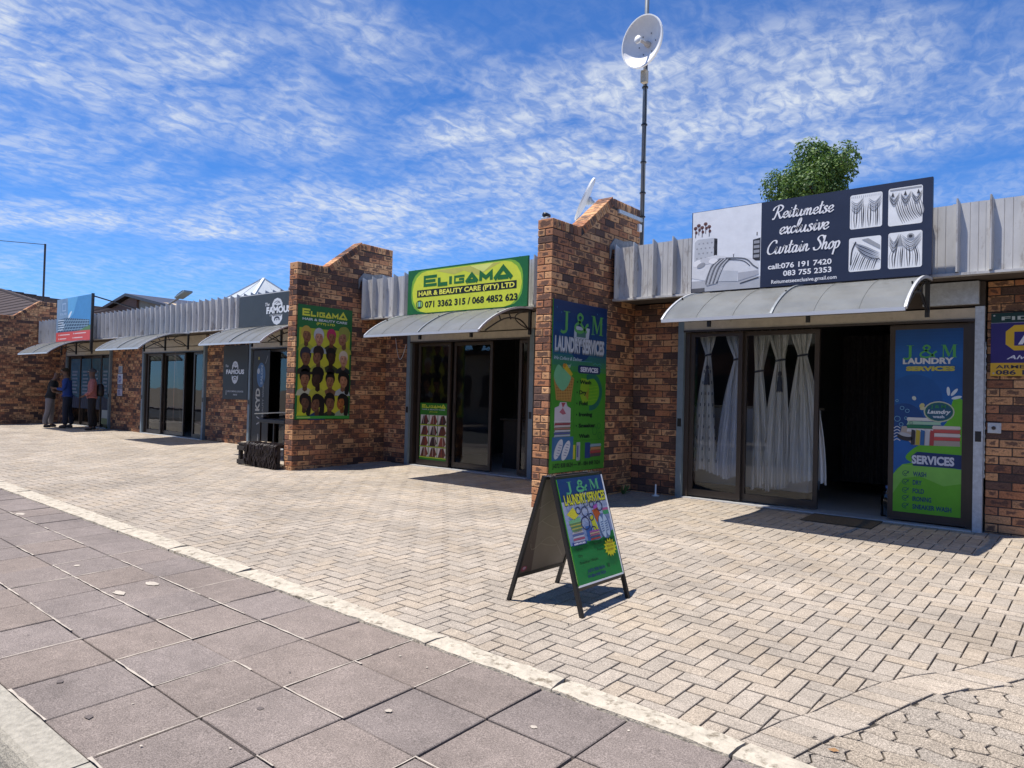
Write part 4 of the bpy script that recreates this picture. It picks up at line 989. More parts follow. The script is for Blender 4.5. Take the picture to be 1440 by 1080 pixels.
# ================================================================== POSTERS
def head(p, u, v, su, skin, hair, style, cloth, lay):
    A = p.W/p.H; sv = su*A
    U = lambda a: u+a*su; V = lambda b: v+b*sv; dk = tuple(c*.55 for c in skin); lt = tuple(min(1, c*1.35) for c in skin)
    p.poly([(U(-.95), V(-1.5)), (U(-.80), V(-1.05)), (U(-.3), V(-.78)), (U(.3), V(-.78)), (U(.80), V(-1.05)), (U(.95), V(-1.5))], cloth, lay)
    if style in (3, 5): p.poly(catmull([(U(.1), V(.9)), (U(.75), V(.6)), (U(.85), V(-.4)), (U(.70), V(-1.35)), (U(.25), V(-1.2)), (U(.35), V(0))], 4, True), hair, lay+1)
    p.poly([(U(-.24), V(-1.0)), (U(-.22), V(-.4)), (U(.24), V(-.4)), (U(.26), V(-1.0)), (U(0), V(-1.15))], dk, lay+1)
    hx = {0: .10, 1: .05, 2: -.16, 3: .12, 4: 0, 5: -.18}[style]
    p.ell(U(0), V(.30), .60*su, .70*sv, hair, lay+2)
    if style == 4: p.ell(U(.02), V(.95), .50*su, .45*sv, hair, lay+2)
    if style == 2: p.poly(catmull([(U(-.55), V(.35)), (U(-.5), V(1.0)), (U(.2), V(1.15)), (U(.62), V(.8)), (U(.55), V(.3))], 4, True), hair, lay+3)
    p.ell(U(hx-.02), V(-.05), .46*su, .66*sv, skin, lay+4, rot=6 if hx > 0 else -6)
    p.ell(U(hx-.12), V(.08), .22*su, .36*sv, lt, lay+5)
    p.poly(catmull([(U(-.52), V(.12)), (U(-.40), V(.62)), (U(0), V(.80)), (U(.42), V(.62)), (U(.54), V(.12)), (U(.30), V(.40)), (U(-.28), V(.42))], 4, True), hair, lay+6)
    for q in (-.19, .17): p.ell(U(hx+q), V(.03), .085*su, .035*sv, (.02, .012, .01), lay+6, n=8); p.stroke([(U(hx+q-.1), V(.15)), (U(hx+q+.1), V(.17))], su*.05, (.03, .02, .015), lay+6)
    p.stroke([(U(hx-.01), V(.05)), (U(hx+.04), V(-.20)), (U(hx-.05), V(-.24))], su*.05, dk, lay+6); p.ell(U(hx), V(-.39), .15*su, .05*sv, (skin[0]*.7, skin[1]*.35, skin[2]*.35), lay+6, n=10)
t = empty('poster', (-10.69, 7.65, .81)); tag(t, 'tall salon poster with four rows of four hairstyle portraits', 'poster')
b = MB(); b.box((-10.694, 7.095, .81), (-10.680, 8.235, 2.78), pm(DG)); b.build('backing', t)
p = Print((-10.680, 7.095, .81), (0, 1, 0), (0, 0, 1), (1, 0, 0), 1.14, 1.97, eps=.0004)
p.rect(.002, .002, .998, .998, DG, 1); p.rect(.03, .012, .965, .80, (.40, .44, .035), 2); p.rect(.06, .03, .93, .74, (.52, .50, .04), 3)
p.rect(.002, .80, .998, .86, (.02, .15, .04), 3)
block_word(p, .075, .905, .82, .044, .062, (.66, .66, .06), lay=3)
p.text('HAIR & BEAUTY CARE', .08, .868, .82, .020, (.60, .66, .66), .03, lay=3); p.text('(PTY) LTD', .33, .838, .34, .018, (.66, .66, .06), .03, lay=4)
sk = [(.20, .085, .04), (.42, .20, .13), (.24, .09, .045), (.30, .14, .08), (.16, .07, .035), (.19, .085, .045), (.045, .022, .014), (.46, .24, .15), (.22, .10, .05), (.05, .025, .015), (.24, .11, .055), (.36, .17, .09), (.10, .05, .03), (.15, .07, .04), (.17, .08, .045), (.32, .11, .03)]
hr = [(.50, .33, .06), (.50, .50, .50), (.45, .03, .10), (.28, .30, .06), (.03, .03, .045), (.03, .018, .015), (.012, .01, .01), (.60, .50, .38)]+[(.012, .010, .010)]*8
cl = [(.35, .38, .04), (.30, .34, .36), (.04, .04, .02), (.42, .40, .06), (.03, .03, .02), (.35, .36, .06), (.04, .05, .02), (.02, .025, .03), (.42, .42, .30), (.40, .40, .05), (.18, .09, .05), (.40, .44, .44), (.50, .54, .03), (.02, .04, .12), (.02, .03, .02), (.28, .34, .22)]
st = [0, 1, 0, 2, 1, 2, 0, 1, 4, 2, 4, 3, 3, 5, 0, 5]
for i in range(16):
    r, c = divmod(i, 4); yy = (.735, .555, .355, .150)[r]; head(p, (.165, .385, .605, .835)[c]+(-.012, .010, .004, -.008)[(i*3) % 4], yy-.01+(.008, -.006, .004)[i % 3], (.150, .162, .156, .168, .146)[(i*7) % 5], sk[i], hr[i], st[i], cl[i], 5+(c % 2)*8)
p.rect(.012, .006, .985, .030, MG, 30); p.rect(.03, .010, .26, .024, (.3, .5, .1), 31)
p.build(t)

def jm_serif(p, u, v, w_, h_, col, lay=4):
    """J & M in tall serif capitals across width w_"""
    A = p.W/p.H; t_ = w_*.055; s_ = w_*.022
    X = lambda a: u+a*w_; Y = lambda b: v+b*h_
    p.rect(X(.10), Y(.05), X(.155), Y(.97), col, lay); p.rect(X(.055), Y(.965), X(.20), Y(1.0), col, lay+1); p.stroke([(X(.13), Y(.12)), (X(.11), Y(-.02)), (X(.05), Y(-.08)), (X(.0), Y(-.02))], t_*.7, col, lay+1, smooth=5)
    p.stroke([(X(.60), Y(.05)), (X(.42), Y(.60)), (X(.385), Y(.82)), (X(.44), Y(.97)), (X(.50), Y(.82)), (X(.46), Y(.62)), (X(.34), Y(.36)), (X(.34), Y(.12)), (X(.44), Y(.02)), (X(.54), Y(.16)), (X(.60), Y(.42)), (X(.64), Y(.48))], t_*.72, col, lay, smooth=6)
    p.rect(X(.745), Y(.03), X(.765), Y(.97), col, lay); p.rect(X(.93), Y(.03), X(.985), Y(.97), col, lay)
    p.poly([(X(.745), Y(.97)), (X(.80), Y(.97)), (X(.875), Y(.25)), (X(.845), Y(.06))], col, lay+1); p.poly([(X(.845), Y(.06)), (X(.865), Y(.08)), (X(.955), Y(.97)), (X(.935), Y(.97))], col, lay+2)
    for a, c in ((.715, .80), (.905, 1.01)): p.rect(X(a), Y(0), X(c), Y(.035), col, lay+3)
    p.rect(X(.71), Y(.965), X(.80), Y(1), col, lay+3); p.rect(X(.93), Y(.965), X(1.01), Y(1), col, lay+3)
LBL = (.012, .055, .17); LGR = (.055, .25, .025); LTG = (.10, .34, .09); TXT = (.005, .02, .012)
def brush_word(p, s_, u, v, w_, h_, col, lay):
    p.text(s_, u, v, w_, h_, tuple(c*.45 for c in col), .07, lay=lay); p.text(s_, u+.006, v+.004, w_, h_*.97, col, .035, lay=lay+1)
def machine(p, u, v, w_, h_, lay):
    p.poly([(u, v), (u+w_*.05, v+h_), (u+w_, v+h_*.94), (u+w_*.9, v)], (.42, .47, .52), lay); p.rect(u+w_*.18, v+h_*.45, u+w_*.75, v+h_*.8, (.06, .16, .14), lay+1); p.ell(u+w_*.45, v+h_*.2, w_*.25, h_*.17, (.12, .14, .18), lay+1); p.ell(u+w_*.45, v+h_*.2, w_*.16, h_*.11, (.35, .4, .46), lay+2)
def clothes(p, u0, v0, u1, v1, cols, lay):
    n = len(cols)
    for k, c in enumerate(cols):
        a = v0+(v1-v0)*k/n; b_ = v0+(v1-v0)*(k+1)/n*1.0; q = .01*math.sin(k*2.3)
        p.poly([(u0+q, a), (u1-q, a+.004), (u1+q, (a+b_)/2), (u1-q, b_), (u0+.01, b_), (u0-q, (a+b_)/2)], c, lay+k % 2); p.stroke([(u0+.01, a+.002), (u1-.01, a+.003)], .004, tuple(x*.4 for x in c), lay+2)
t = empty('poster', (-5.29, 7.7, .37)); tag(t, 'tall blue over green laundry poster listing services on the wing wall', 'poster')
b = MB(); b.box((-5.296, 7.10, .37), (-5.282, 8.32, 2.51), pm(LGR)); b.build('backing', t)
p = Print((-5.282, 7.10, .37), (0, 1, 0), (0, 0, 1), (1, 0, 0), 1.22, 2.14, eps=.0004)
n = 14
for k in range(n):      # printed fade from blue to green
    a = .56+.44*k/n; c = k/(n-1); f = min(1, c*2.6); col = tuple(LGR[i]*(1-f)+(.010, .07, .20)[i]*f for i in range(3)) if c < .4 else tuple((.010, .07, .20)[i]*(1-(c-.4)/.6)+(.008, .03, .11)[i]*(c-.4)/.6 for i in range(3))
    p.rect(.002, a, .998, a+.44/n, col, 1)
p.rect(.002, .002, .998, .56, LGR, 1)
for (x, y, r) in ((.10, .90, .06), (.22, .86, .04), (.06, .80, .045), (.5, .78, .22), (.85, .93, .05)): p.ell(x, y, r, r/1.75, (.010, .045, .14), 2)
for (x, y) in ((.80, .955), (.90, .90), (.06, .955), (.14, .93)): p.ell(x, y, .008, .006, (.04, .16, .30), 3, n=8)
jm_serif(p, .13, .825, .78, .115, LTG, 7)
machine(p, .36, .745, .30, .12, 3)
brush_word(p, 'LAUNDRY SERVICES', .03, .705, .91, .082, (.50, .54, .58), 12)
p.text('We Collect & Deliver', .03, .655, .50, .020, (.42, .52, .56), .01, .4, lay=4); p.text('Local', .18, .612, .15, .024, (.40, .55, .45), .01, .4, lay=4); p.stroke([(.5, .655), (.72, .657)], .004, (.1, .25, .4), 4)
for k in range(3): p.stroke([(.74+.04*i, .64-.018*k+(.010 if i % 2 else 0)) for i in range(5)], .006, (.06, .30, .34), 4)
p.rect(.455, .583, .885, .632, (.012, .03, .10), 5, r=.03); p.text('SERVICES', .50, .594, .34, .027, (.62, .62, .70), .045, lay=6)
p.ell(.72, .475, .20, .085, (.12, .36, .02), 2); p.stroke([(.62+.0*k, .56) if k == 0 else (.70+.20*math.cos(math.radians(95-k*19)), .475+.10*math.sin(math.radians(95-k*19))) for k in range(11)], .055, (.015, .13, .09), 4, smooth=3)
for k in range(5): p.stroke([(.66, .50-.02*k), (.84, .51-.02*k)], .005, (.25, .45, .02), 3)
p.poly([(.52, .555), (.68, .55), (.66, .42), (.56, .40), (.50, .46)], (.22, .38, .02), 3); p.poly([(.60, .45), (.67, .50), (.66, .42)], (.28, .22, .03), 4)
for s_, y, wd in (('Wash', .520, .22), ('Dry', .458, .135), ('Fold', .392, .16), ('Ironing', .325, .255), ('Sneaker', .258, .32), ('Wash', .195, .20)):
    p.text(s_, .49 if y > .22 else .50, y, wd, .022, TXT, .045, lay=8)
    if y > .22: p.ell(.448, y+.010, .010, .006, TXT, 8, n=8)
for (x, y, r) in ((.88, .265, .030), (.80, .235, .045), (.90, .205, .035)): p.stroke([(x+r*math.cos(2*PI*k/14), y+r/1.75*math.sin(2*PI*k/14)) for k in range(15)], .007, (.01, .12, .03), 5)
# basket with towel
p.poly([(.03, .55), (.08, .42), (.34, .41), (.39, .55), (.25, .585), (.12, .58)], (.38, .20, .045), 4)
for k in range(8): p.stroke([(.05+.008*k, .54-.0165*k), (.38-.007*k, .545-.0165*k)], .006, (.17, .08, .02), 5)
for k in range(10): p.stroke([(.06+.034*k, .55), (.09+.027*k, .42)], .005, (.55, .36, .12), 6)
p.poly(catmull([(.03, .56), (.10, .625), (.20, .60), (.33, .585), (.30, .52), (.20, .475), (.10, .50)], 4, True), (.16, .42, .22), 7); p.poly([(.18, .61), (.24, .635), (.36, .575), (.33, .56)], (.50, .38, .03), 8); p.ell(.21, .622, .03, .012, (.45, .20, .03), 9)
# shirts, folded pile, shoes
p.poly([(.06, .27), (.06, .375), (.13, .385), (.15, .408), (.26, .408), (.28, .385), (.34, .372), (.34, .27)], (.55, .50, .54), 4); p.poly([(.17, .405), (.20, .375), (.25, .405)], (.35, .06, .08), 5); p.poly([(.14, .35), (.20, .375), (.26, .34), (.2, .335)], (.40, .12, .16), 5)
clothes(p, .06, .205, .34, .30, [(.40, .44, .50), (.10, .12, .30), (.50, .50, .55), (.34, .16, .12), (.55, .48, .45), (.30, .06, .07), (.62, .56, .56)], 6)
p.rect(.03, .07, .40, .205, (.045, .14, .30), 4); p.ell(.14, .135, .115, .030, (.55, .57, .62), 5, rot=58); p.ell(.27, .125, .115, .030, (.60, .62, .66), 6, rot=58)
for x in (.13, .26):
    for k in range(5): p.stroke([(x-.03+.012*k, .10+.015*k), (x+.02+.012*k, .095+.015*k)], .006, (.10, .14, .32), 7)
p.rect(.40, .07, .44, .155, (.50, .48, .04), 4); p.rect(.46, .06, .53, .17, (.35, .38, .42), 4, r=.01); p.rect(.47, .08, .50, .15, (.12, .14, .30), 5); p.rect(.62, .07, .72, .165, (.02, .05, .20), 4)
clothes(p, .72, .075, .93, .155, [(.10, .06, .08), (.38, .06, .06), (.48, .22, .10), (.25, .36, .42)], 5)
p.stroke([(.40, .56), (.40, .18), (.95, .18)], .004, (.03, .16, .02), 3)
p.text('J-072 838 0624 — W - 084 848 7624', .045, .028, .87, .024, TXT, .03, lay=6)
p.build(t)

# black poster with the bearded man
t = empty('poster', (-16.1, 9.04, 1.05)); tag(t, 'black poster with white bearded man emblem on the brick pier', 'poster')
b = MB(); b.box((-16.67, 9.030, 1.05), (-15.55, 9.048, 2.34), pm((.022, .024, .026))); b.build('backing', t)
p = Print((-16.67, 9.030, 1.05), (1, 0, 0), (0, 0, 1), (0, -1, 0), 1.12, 1.29)
bearded(p, .495, .515, .275, .150, (.62, .64, .66)); p.text('FAMOUS', .13, .475, .73, .075, (.70, .72, .74), .05, lay=6); p.text('The', .10, .60, .12, .045, (.6, .62, .64), .02, .3, lay=6)
p.text('GROOMING LOUNGE', .20, .135, .65, .030, (.50, .52, .54), .02, lay=6); p.text('MENS', .45, .075, .16, .028, (.50, .52, .54), .02, lay=6); p.rect(.145, .08, .165, .17, (.5, .5, .5), 6)
p.build(t)
# small notices
t = empty('notice', (-22.6, 9.04, 1.0)); tag(t, 'column of small white paper notices stuck on the brick pier', 'notice')
for (z0, z1, x0, x1, c) in ((1.68, 1.89, -22.76, -22.50, (.42, .44, .46)), (1.36, 1.66, -22.80, -22.46, (.62, .64, .70)), (1.22, 1.345, -22.78, -22.46, (.30, .31, .36)), (1.01, 1.21, -22.80, -22.46, (.50, .50, .62))):
    b = MB(); b.box((x0, 9.042, z0), (x1, 9.052, z1), pm(c)); o = b.build('paper', t)
    p = Print((x0, 9.042, z0), (1, 0, 0), (0, 0, 1), (0, -1, 0), x1-x0, z1-z0)
    for k in range(4): p.rect(.12, .15+.19*k, .55+.3*random.random(), .24+.19*k, (.06, .07, .25), 2)
    if z1-z0 > .25: p.ell(.5, .5, .22, .25, (.05, .08, .35), 3); p.ell(.5, .5, .12, .14, (.6, .62, .7), 4)
    p.build(o)
# laundry banner inside the right-hand pane
t = empty('window_banner', (-1.53, 9.09, .1)); tag(t, 'blue and green laundry services banner filling the glass right of the doorway', 'banner')
b = MB(); b.box((-1.915, 9.084, .115), (-1.255, 9.094, 2.165), pm(LBL)); b.build('sheet', t)
p = Print((-1.915, 9.084, .115), (1, 0, 0), (0, 0, 1), (0, -1, 0), .66, 2.05, eps=.0004)
BB = (.010, .105, .36)
p.rect(0, 0, 1, 1, BB, 1)
for k in range(8): p.rect(0, .86+.0175*k, 1, .8775+.0175*k, tuple(c*(1-.06*k) for c in BB), 2)
for (x, y, r, c) in ((.30, .62, .42, (.010, .085, .29)), (.15, .50, .30, (.009, .055, .20)), (.8, .73, .25, (.012, .095, .32))): 
    pts = [(min(1, max(0, x+r*math.cos(2*PI*k/30))), y+r*.32*math.sin(2*PI*k/30)) for k in range(30)]; p.poly(pts, c, 2 if c[0] > .011 else 3 if c[0] > .0095 else 4)
p.poly(catmull([(1.0, .62), (.93, .635), (.86, .61), (.78, .50), (.50, .40), (.28, .345), (.20, .29), (.6, .25), (1.0, .26)], 5) , (.12, .42, .025), 5)
p.poly([(.0, .0)]+[(1.0, .0), (1.0, .255), (.75, .245), (.5, .26), (.30, .275), (.14, .262), (.06, .235), (0, .205)], (.12, .42, .025), 6); p.poly([(.0, .10), (.15, .185), (.40, .205), (.75, .16), (1, .18), (1, .255), (.5, .262), (.14, .262), (0, .205)], (.20, .50, .08), 7)
jm_serif(p, .13, .845, .78, .068, (.08, .36, .10), 9)
p.text('LAUNDRY', .12, .813, .75, .030, (.60, .62, .64), .05, lay=9); p.text('SERVICES', .17, .775, .72, .022, (.48, .44, .08), .07, lay=9)
for i, (x, y, a) in enumerate(((.80, .665, 95), (.885, .660, 52), (.92, .632, 15))): p.ell(x, y, .075, .008, (.58, .66, .72), 9+i, rot=a)
p.ell(.30, .625, .03, .012, (.5, .56, .5), 9, rot=30); p.ell(.42, .585, .045, .012, (.48, .46, .2), 10, rot=60); p.ell(.44, .57, .05, .008, (.5, .5, .3), 11, rot=10)
for (x, y, r) in ((.04, .61, .02), (.12, .57, .03), (.2, .555, .03), (.05, .51, .045), (.18, .515, .022), (.11, .48, .03), (.26, .49, .025)): p.stroke([(x+r*math.cos(2*PI*k/12), y+r*.32*math.sin(2*PI*k/12)) for k in range(13)], .008, (.16, .38, .55), 9)
clothes(p, .20, .44, .70, .52, [(.55, .55, .56), (.02, .16, .08), (.30, .50, .36), (.60, .60, .58)], 9)
clothes(p, .58, .40, .98, .48, [(.55, .08, .07), (.62, .55, .52), (.50, .09, .08), (.60, .55, .50)], 11)
p.poly([(.10, .425), (.30, .37), (.98, .375), (.95, .47), (.60, .46), (.35, .475), (.12, .47)], (.38, .33, .28), 8)
for k, c in enumerate([(.03, .03, .04), (.45, .36, .04), (.03, .12, .30), (.50, .50, .52), (.40, .06, .06)]): p.poly([(.26+.07*k, .372), (.32+.07*k, .372), (.33+.07*k, .45), (.27+.07*k, .455)], c, 14)
p.ell(.17, .41, .12, .018, (.03, .03, .035), 14, rot=-12); p.ell(.17, .425, .10, .010, (.40, .42, .44), 15, rot=-12)
for k in range(5): p.stroke([(.0, .39+.017*k), (.05, .40+.017*k), (.10, .39+.017*k)], .014, (.50, .55, .60), 13, smooth=3)
p.ell(.67, .555, .225, .055*3.1*.33, (.45, .48, .36), 14); p.ell(.67, .555, .205, .052*3.1*.31, (.02, .14, .09), 15); p.ell(.67, .555, .185, .046, (.012, .085, .15), 16)
p.text('Laundry', .50, .545, .34, .020, (.62, .66, .68), .04, .25, lay=17); p.text('wash', .58, .522, .17, .014, (.5, .56, .62), .04, lay=17); p.text('J & M', .55, .575, .22, .016, (.03, .22, .08), .03, lay=17)
p.poly([(.30, .258), (1, .258), (1, .330), (.36, .335), (.27, .31)], (.010, .035, .13), 10); p.text('SERVICES', .28, .272, .62, .042, (.62, .64, .70), .045, lay=11)
for s_, y, wd in (('WASH', .202, .20), ('DRY', .156, .135), ('FOLD', .111, .17), ('IRONING', .068, .28), ('SNEAKER WASH', .026, .57)):
    p.text(s_, .30, y, wd, .024, (.012, .06, .14), .035, lay=9)
    p.stroke([(.19+.045*math.cos(2*PI*k/12), y+.012+.014*math.sin(2*PI*k/12)) for k in range(11)], .010, (.015, .10, .09), 9); p.stroke([(.165, y+.014), (.19, y+.006), (.245, y+.026)], .012, (.015, .08, .09), 10)
p.build(t)
# small hairstyle poster low on the salon glass
t = empty('poster', (-9.3, 9.09, .06)); tag(t, 'green poster of braided hairstyles low on the salon glass', 'poster')
b = MB(); b.box((-9.72, 9.084, .12), (-9.03, 9.094, 1.14), pm(DG)); b.build('sheet', t)
p = Print((-9.72, 9.084, .12), (1, 0, 0), (0, 0, 1), (0, -1, 0), .69, 1.02)
p.rect(.0, .0, 1, 1, (.03, .17, .02), 1); block_word(p, .06, .915, .88, .042, .06, (.50, .56, .05), lay=3); p.text('HAIR & BEAUTY CARE', .08, .875, .84, .022, (.45, .5, .5), .02, lay=3); p.text('(PTY) LTD', .35, .835, .3, .018, (.5, .56, .05), .02, lay=3)
random.seed(4)
for r in range(4):
    for c in range(3):
        x = .03+.325*c; y = .055+.19*r; p.rect(x, y, x+.30, y+.165, (.62, .56, .52), 3); p.poly([(x+.02, y), (x+.10, y+.15), (x+.22, y+.165), (x+.30, y+.05), (x+.24, y)], random.choice([(.16, .05, .03), (.06, .03, .025), (.22, .08, .05)]), 4)
        for k in range(5): p.stroke([(x+.05+.05*k, y+.01), (x+.08+.035*k, y+.10), (x+.12+.02*k, y+.155)], .014, random.choice([(.02, .015, .012), (.30, .05, .04), (.03, .02, .05), (.5, .4, .35)]), 5+k % 2, smooth=3)
    p.rect(.0, .035+.19*r, 1, .048+.19*r, (.45, .50, .04), 3)
p.build(t)
# security sign
t = empty('security_sign', (-.5, 9.03, 1.64)); tag(t, 'blue and yellow armed response sign on the right-hand brick wall', 'sign')
b = MB(); b.box((-1.0, 9.025, 1.645), (-.08, 9.047, 2.30), pm((.03, .02, .14))); b.build('board', t)
p = Print((-1.0, 9.025, 1.645), (1, 0, 0), (0, 0, 1), (0, -1, 0), .92, .655)
p.rect(0, .845, 1, 1, (.008, .035, .025), 1); p.rect(0, 0, 1, .205, (.62, .38, .03), 1); p.rect(0, .838, 1, .845, (.3, .3, .4), 2)
p.text('FIDELITY', .10, .885, .80, .055, (.50, .54, .48), .02, lay=2)
oc = [(.22, .40), (.72, .40), (.80, .50), (.80, .70), (.72, .80), (.22, .80), (.14, .70), (.14, .50)]; p.poly(oc, (.66, .42, .02), 2); p.rect(.22, .475, .72, .695, (.03, .02, .16), 3); p.text('ADT', .255, .505, .42, .155, WH, .055, lay=4)
p.text('Always there', .15, .265, .66, .060, (.62, .64, .72), .02, .3, lay=2); p.text('ARMED RESPONSE', .05, .118, .86, .052, (.03, .03, .06), .02, lay=2); p.text('086 12 12 300', .05, .022, .74, .068, (.03, .03, .06), .03, lay=2)
for (x, z) in ((.03, .96), (.97, .96), (.03, .04), (.97, .04)): p.ell(x, z, .010, .014, (.4, .4, .4), 6, n=8)
p.build(t)

# ================================================================== INSIDE THE SHOPS
M_sheer = sheer_mat('white_voile', (.93, .92, .88), .985); M_sheerb = sheer_mat('bluish_voile', (.84, .88, .95), .97); M_tie = mat('grey_tieback', (.10, .11, .14), .8)
def curtain(top, tie, bot, zt, ztie, zb, y, m, label, tassel=False, folds=9, dots=False):
    (a0, a1), (b0, b1), (c0, c1) = [(p*.979, q*.979) for p, q in (top, tie, bot)]
    t = empty('curtain', ((b0+b1)/2, y, zt)); tag(t, label, 'curtain', 'white voile curtains gathered behind the shop glass')
    rows = 34; nx = 64; vs = []
    for r in range(rows+1):
        z = zt+(zb-zt)*r/rows
        if z > ztie:
            k = (zt-z)/(zt-ztie); e = k*k*(3-2*k); e = e*.5+k**2.2*.5; l, q = a0+(b0-a0)*e, a1+(b1-a1)*e; amp = .028*(1-e)+.010
        else:
            k = (ztie-z)/(ztie-zb); e = 1-max(0, 1-k)**1.9; l, q = b0+(c0-b0)*e, b1+(c1-b1)*e; amp = .010+.036*e
        for i in range(nx+1):
            u = i/nx; ph = u*folds*2*PI+.6*math.sin(u*5+2*a0)
            hem = (.025*math.sin(u*7+a0*9)+.012*math.sin(ph)) if r == rows else 0
            vs.append((l+(q-l)*u+.006*math.sin(ph*1.3+z*3), y+amp*math.sin(ph)+.010*math.sin(ph*2.7+z*5), z+hem))
    b = MB(); w_ = nx+1; b.add(vs, [(r*w_+i, (r+1)*w_+i, (r+1)*w_+i+1, r*w_+i+1) for r in range(rows) for i in range(nx)], m); b.build('cloth', t, smooth=True, fix=False)
    b = MB(); n = 12; cx = (b0+b1)/2; wr = (b1-b0)/2+.008
    b.tube([(cx+wr*math.cos(2*PI*k/n), y+.03*math.sin(2*PI*k/n), ztie+.01*math.cos(2*PI*k/n)) for k in range(n+1)], .012, M_tie, 6, cap=False); b.build('tieback', t)
    if tassel:
        b = MB(); b.tube([(cx, y-.04, ztie), (cx+.01, y-.05, ztie-.15)], .005, M_tie, 6); b.lathe([(0, 0), (.018, -.01), (.022, -.05), (.014, -.06), (.03, -.14), (.036, -.26), (0, -.262)], (cx+.01, y-.05, ztie-.14), (0, 0, 1), M_tie, 12)
        for k in range(10): a = 2*PI*k/10; b.tube([(cx+.01+.02*math.cos(a), y-.05+.02*math.sin(a), ztie-.22), (cx+.01+.038*math.cos(a), y-.05+.038*math.sin(a), ztie-.41)], .003, M_tie, 4)
        b.build('tassel', t)
    if dots:
        b = MB(); random.seed(2)
        for r in range(9):
            for c in range(4): x = b0+.02+(c1-c0)*.9*(c/3-.5)*min(1, .3+r*.1)+(b1-b0)/2; z = ztie-.25-.15*r; b.add([(x-.006, y-.062, z), (x+.006, y-.062, z+.01), (x+.004, y-.062, z+.05), (x-.006, y-.062, z+.04)], [(0, 1, 2, 3)], M_tie)
        b.build('woven_motif', t)
curtain((-4.47, -4.24), (-4.38, -4.31), (-4.55, -4.21), 2.24, 1.93, .36, 9.27, M_sheer, 'patterned voile curtain with grey tassel behind the leftmost glass', True, 7, True)
curtain((-4.09, -3.85), (-3.97, -3.86), (-4.21, -3.84), 2.24, 1.87, .30, 9.28, M_sheerb, 'bluish voile curtain beside the door mullion behind the leftmost glass', False, 8)
curtain((-3.72, -3.50), (-3.70, -3.59), (-3.72, -3.47), 2.24, 1.71, .19, 9.33, M_sheer, 'voile curtain tied lowest of all behind the sliding door glass', False, 7)
curtain((-3.51, -3.24), (-3.41, -3.30), (-3.58, -3.21), 2.24, 1.85, .24, 9.30, M_sheer, 'voile curtain with two grey tassels in the middle of the sliding door glass', True, 9)
curtain((-3.24, -2.97), (-3.14, -3.03), (-3.30, -2.76), 2.24, 1.91, .33, 9.33, M_sheer, 'widest voile curtain whose hem shows past the sliding door edge', False, 11)
# dark patterned drape deep in the doorway
M_drk = mat('charcoal_drape', (.045, .042, .040), .9, var=.5, vscale=26)
b = MB(); vs = []; n = 60
for r in range(2):
    for i in range(n+1): u = i/n; vs.append((-3.05+.85*u, 11.2+.05*math.sin(u*60), 2.3-2.1*r))
b.add(vs, [(i, n+1+i, n+2+i, i+1) for i in range(n)], M_drk); tag(b.build('curtain', smooth=True, fix=False), 'long charcoal patterned curtain hanging deep inside the curtain shop doorway', 'curtain')
b = MB(); vs = []
for r in range(2):
    for i in range(n+1): u = i/n; vs.append((-2.15+.35*u, 11.0+.04*math.sin(u*40), 2.2-1.75*r))
b.add(vs, [(i, n+1+i, n+2+i, i+1) for i in range(n)], M_drk); tag(b.build('curtain', smooth=True, fix=False), 'shorter charcoal curtain right of the long one inside the doorway', 'curtain')
t = empty('display_counter', (-4.2, 10.0, 0)); tag(t, 'low white counter behind the voile curtains in the shop window', 'counter')
b = MB(); b.bbox((-4.85, 9.9, .12), (-3.1, 10.4, 1.22), M_white, .01); b.build('cabinet', t)
b = MB(); b.box((-4.88, 9.87, 1.22), (-3.07, 10.43, 1.25), M_beige); b.build('counter_top', t)
b = MB(); b.box((-4.82, 9.93, 0), (-3.13, 10.38, .12), M_frame); b.build('plinth', t)
# water bottle by the doorway
M_bottle = glass_mat('bottle_plastic', (.55, .62, .68))
t = empty('water_bottle', (-1.98, 9.32, 0)); tag(t, 'large clear water bottle standing just inside the curtain shop doorway', 'bottle')
b = MB(); b.lathe([(0, 0), (.075, .0), (.082, .02), (.078, .06), (.082, .08), (.078, .13), (.082, .15), (.078, .20), (.080, .23), (.055, .29), (.028, .32), (.026, .34)], (-2.03, 9.40, .0), (0, 0, 1), M_bottle, 20); b.build('bottle_body', t, smooth=True)
b = MB(); b.lathe([(.03, 0), (.03, .03), (0, .03)], (-2.03, 9.40, .335), (0, 0, 1), pm((.1, .2, .5)), 16); b.build('cap', t)
# salon interior
t = empty('reception_desk', (-7.6, 10.2, 0)); tag(t, 'dark reception desk inside the salon doorway', 'desk')
b = MB(); b.box((-8.5, 10.0, 0), (-7.2, 10.04, .86), M_darkwood); b.build('front_panel', t)
b = MB(); b.bbox((-8.55, 9.95, .86), (-7.12, 10.5, .90), M_darkwood, .008); b.build('desk_top', t)
for x in (-8.48, -7.25): b = MB(); b.box((x, 10.05, 0), (x+.04, 10.46, .86), M_darkwood); b.build('side_panel', t)
t = empty('towel_tub', (-7.75, 10.2, .9)); tag(t, 'pale blue tub standing on the salon reception desk', 'tub')
b = MB(); b.lathe([(0, 0), (.10, 0), (.13, .18), (.135, .18), (.135, .195), (.12, .195), (.10, .02), (0, .02)], (-7.78, 10.18, .9), (0, 0, 1), pm((.30, .38, .42)), 20); b.build('tub_body', t, smooth=False)
b = MB(); b.tube([(-7.91, 10.18, 1.08), (-7.88, 10.14, 1.20), (-7.78, 10.12, 1.25), (-7.68, 10.14, 1.20), (-7.65, 10.18, 1.08)], .006, M_chrome, 6); b.build('handle', t)

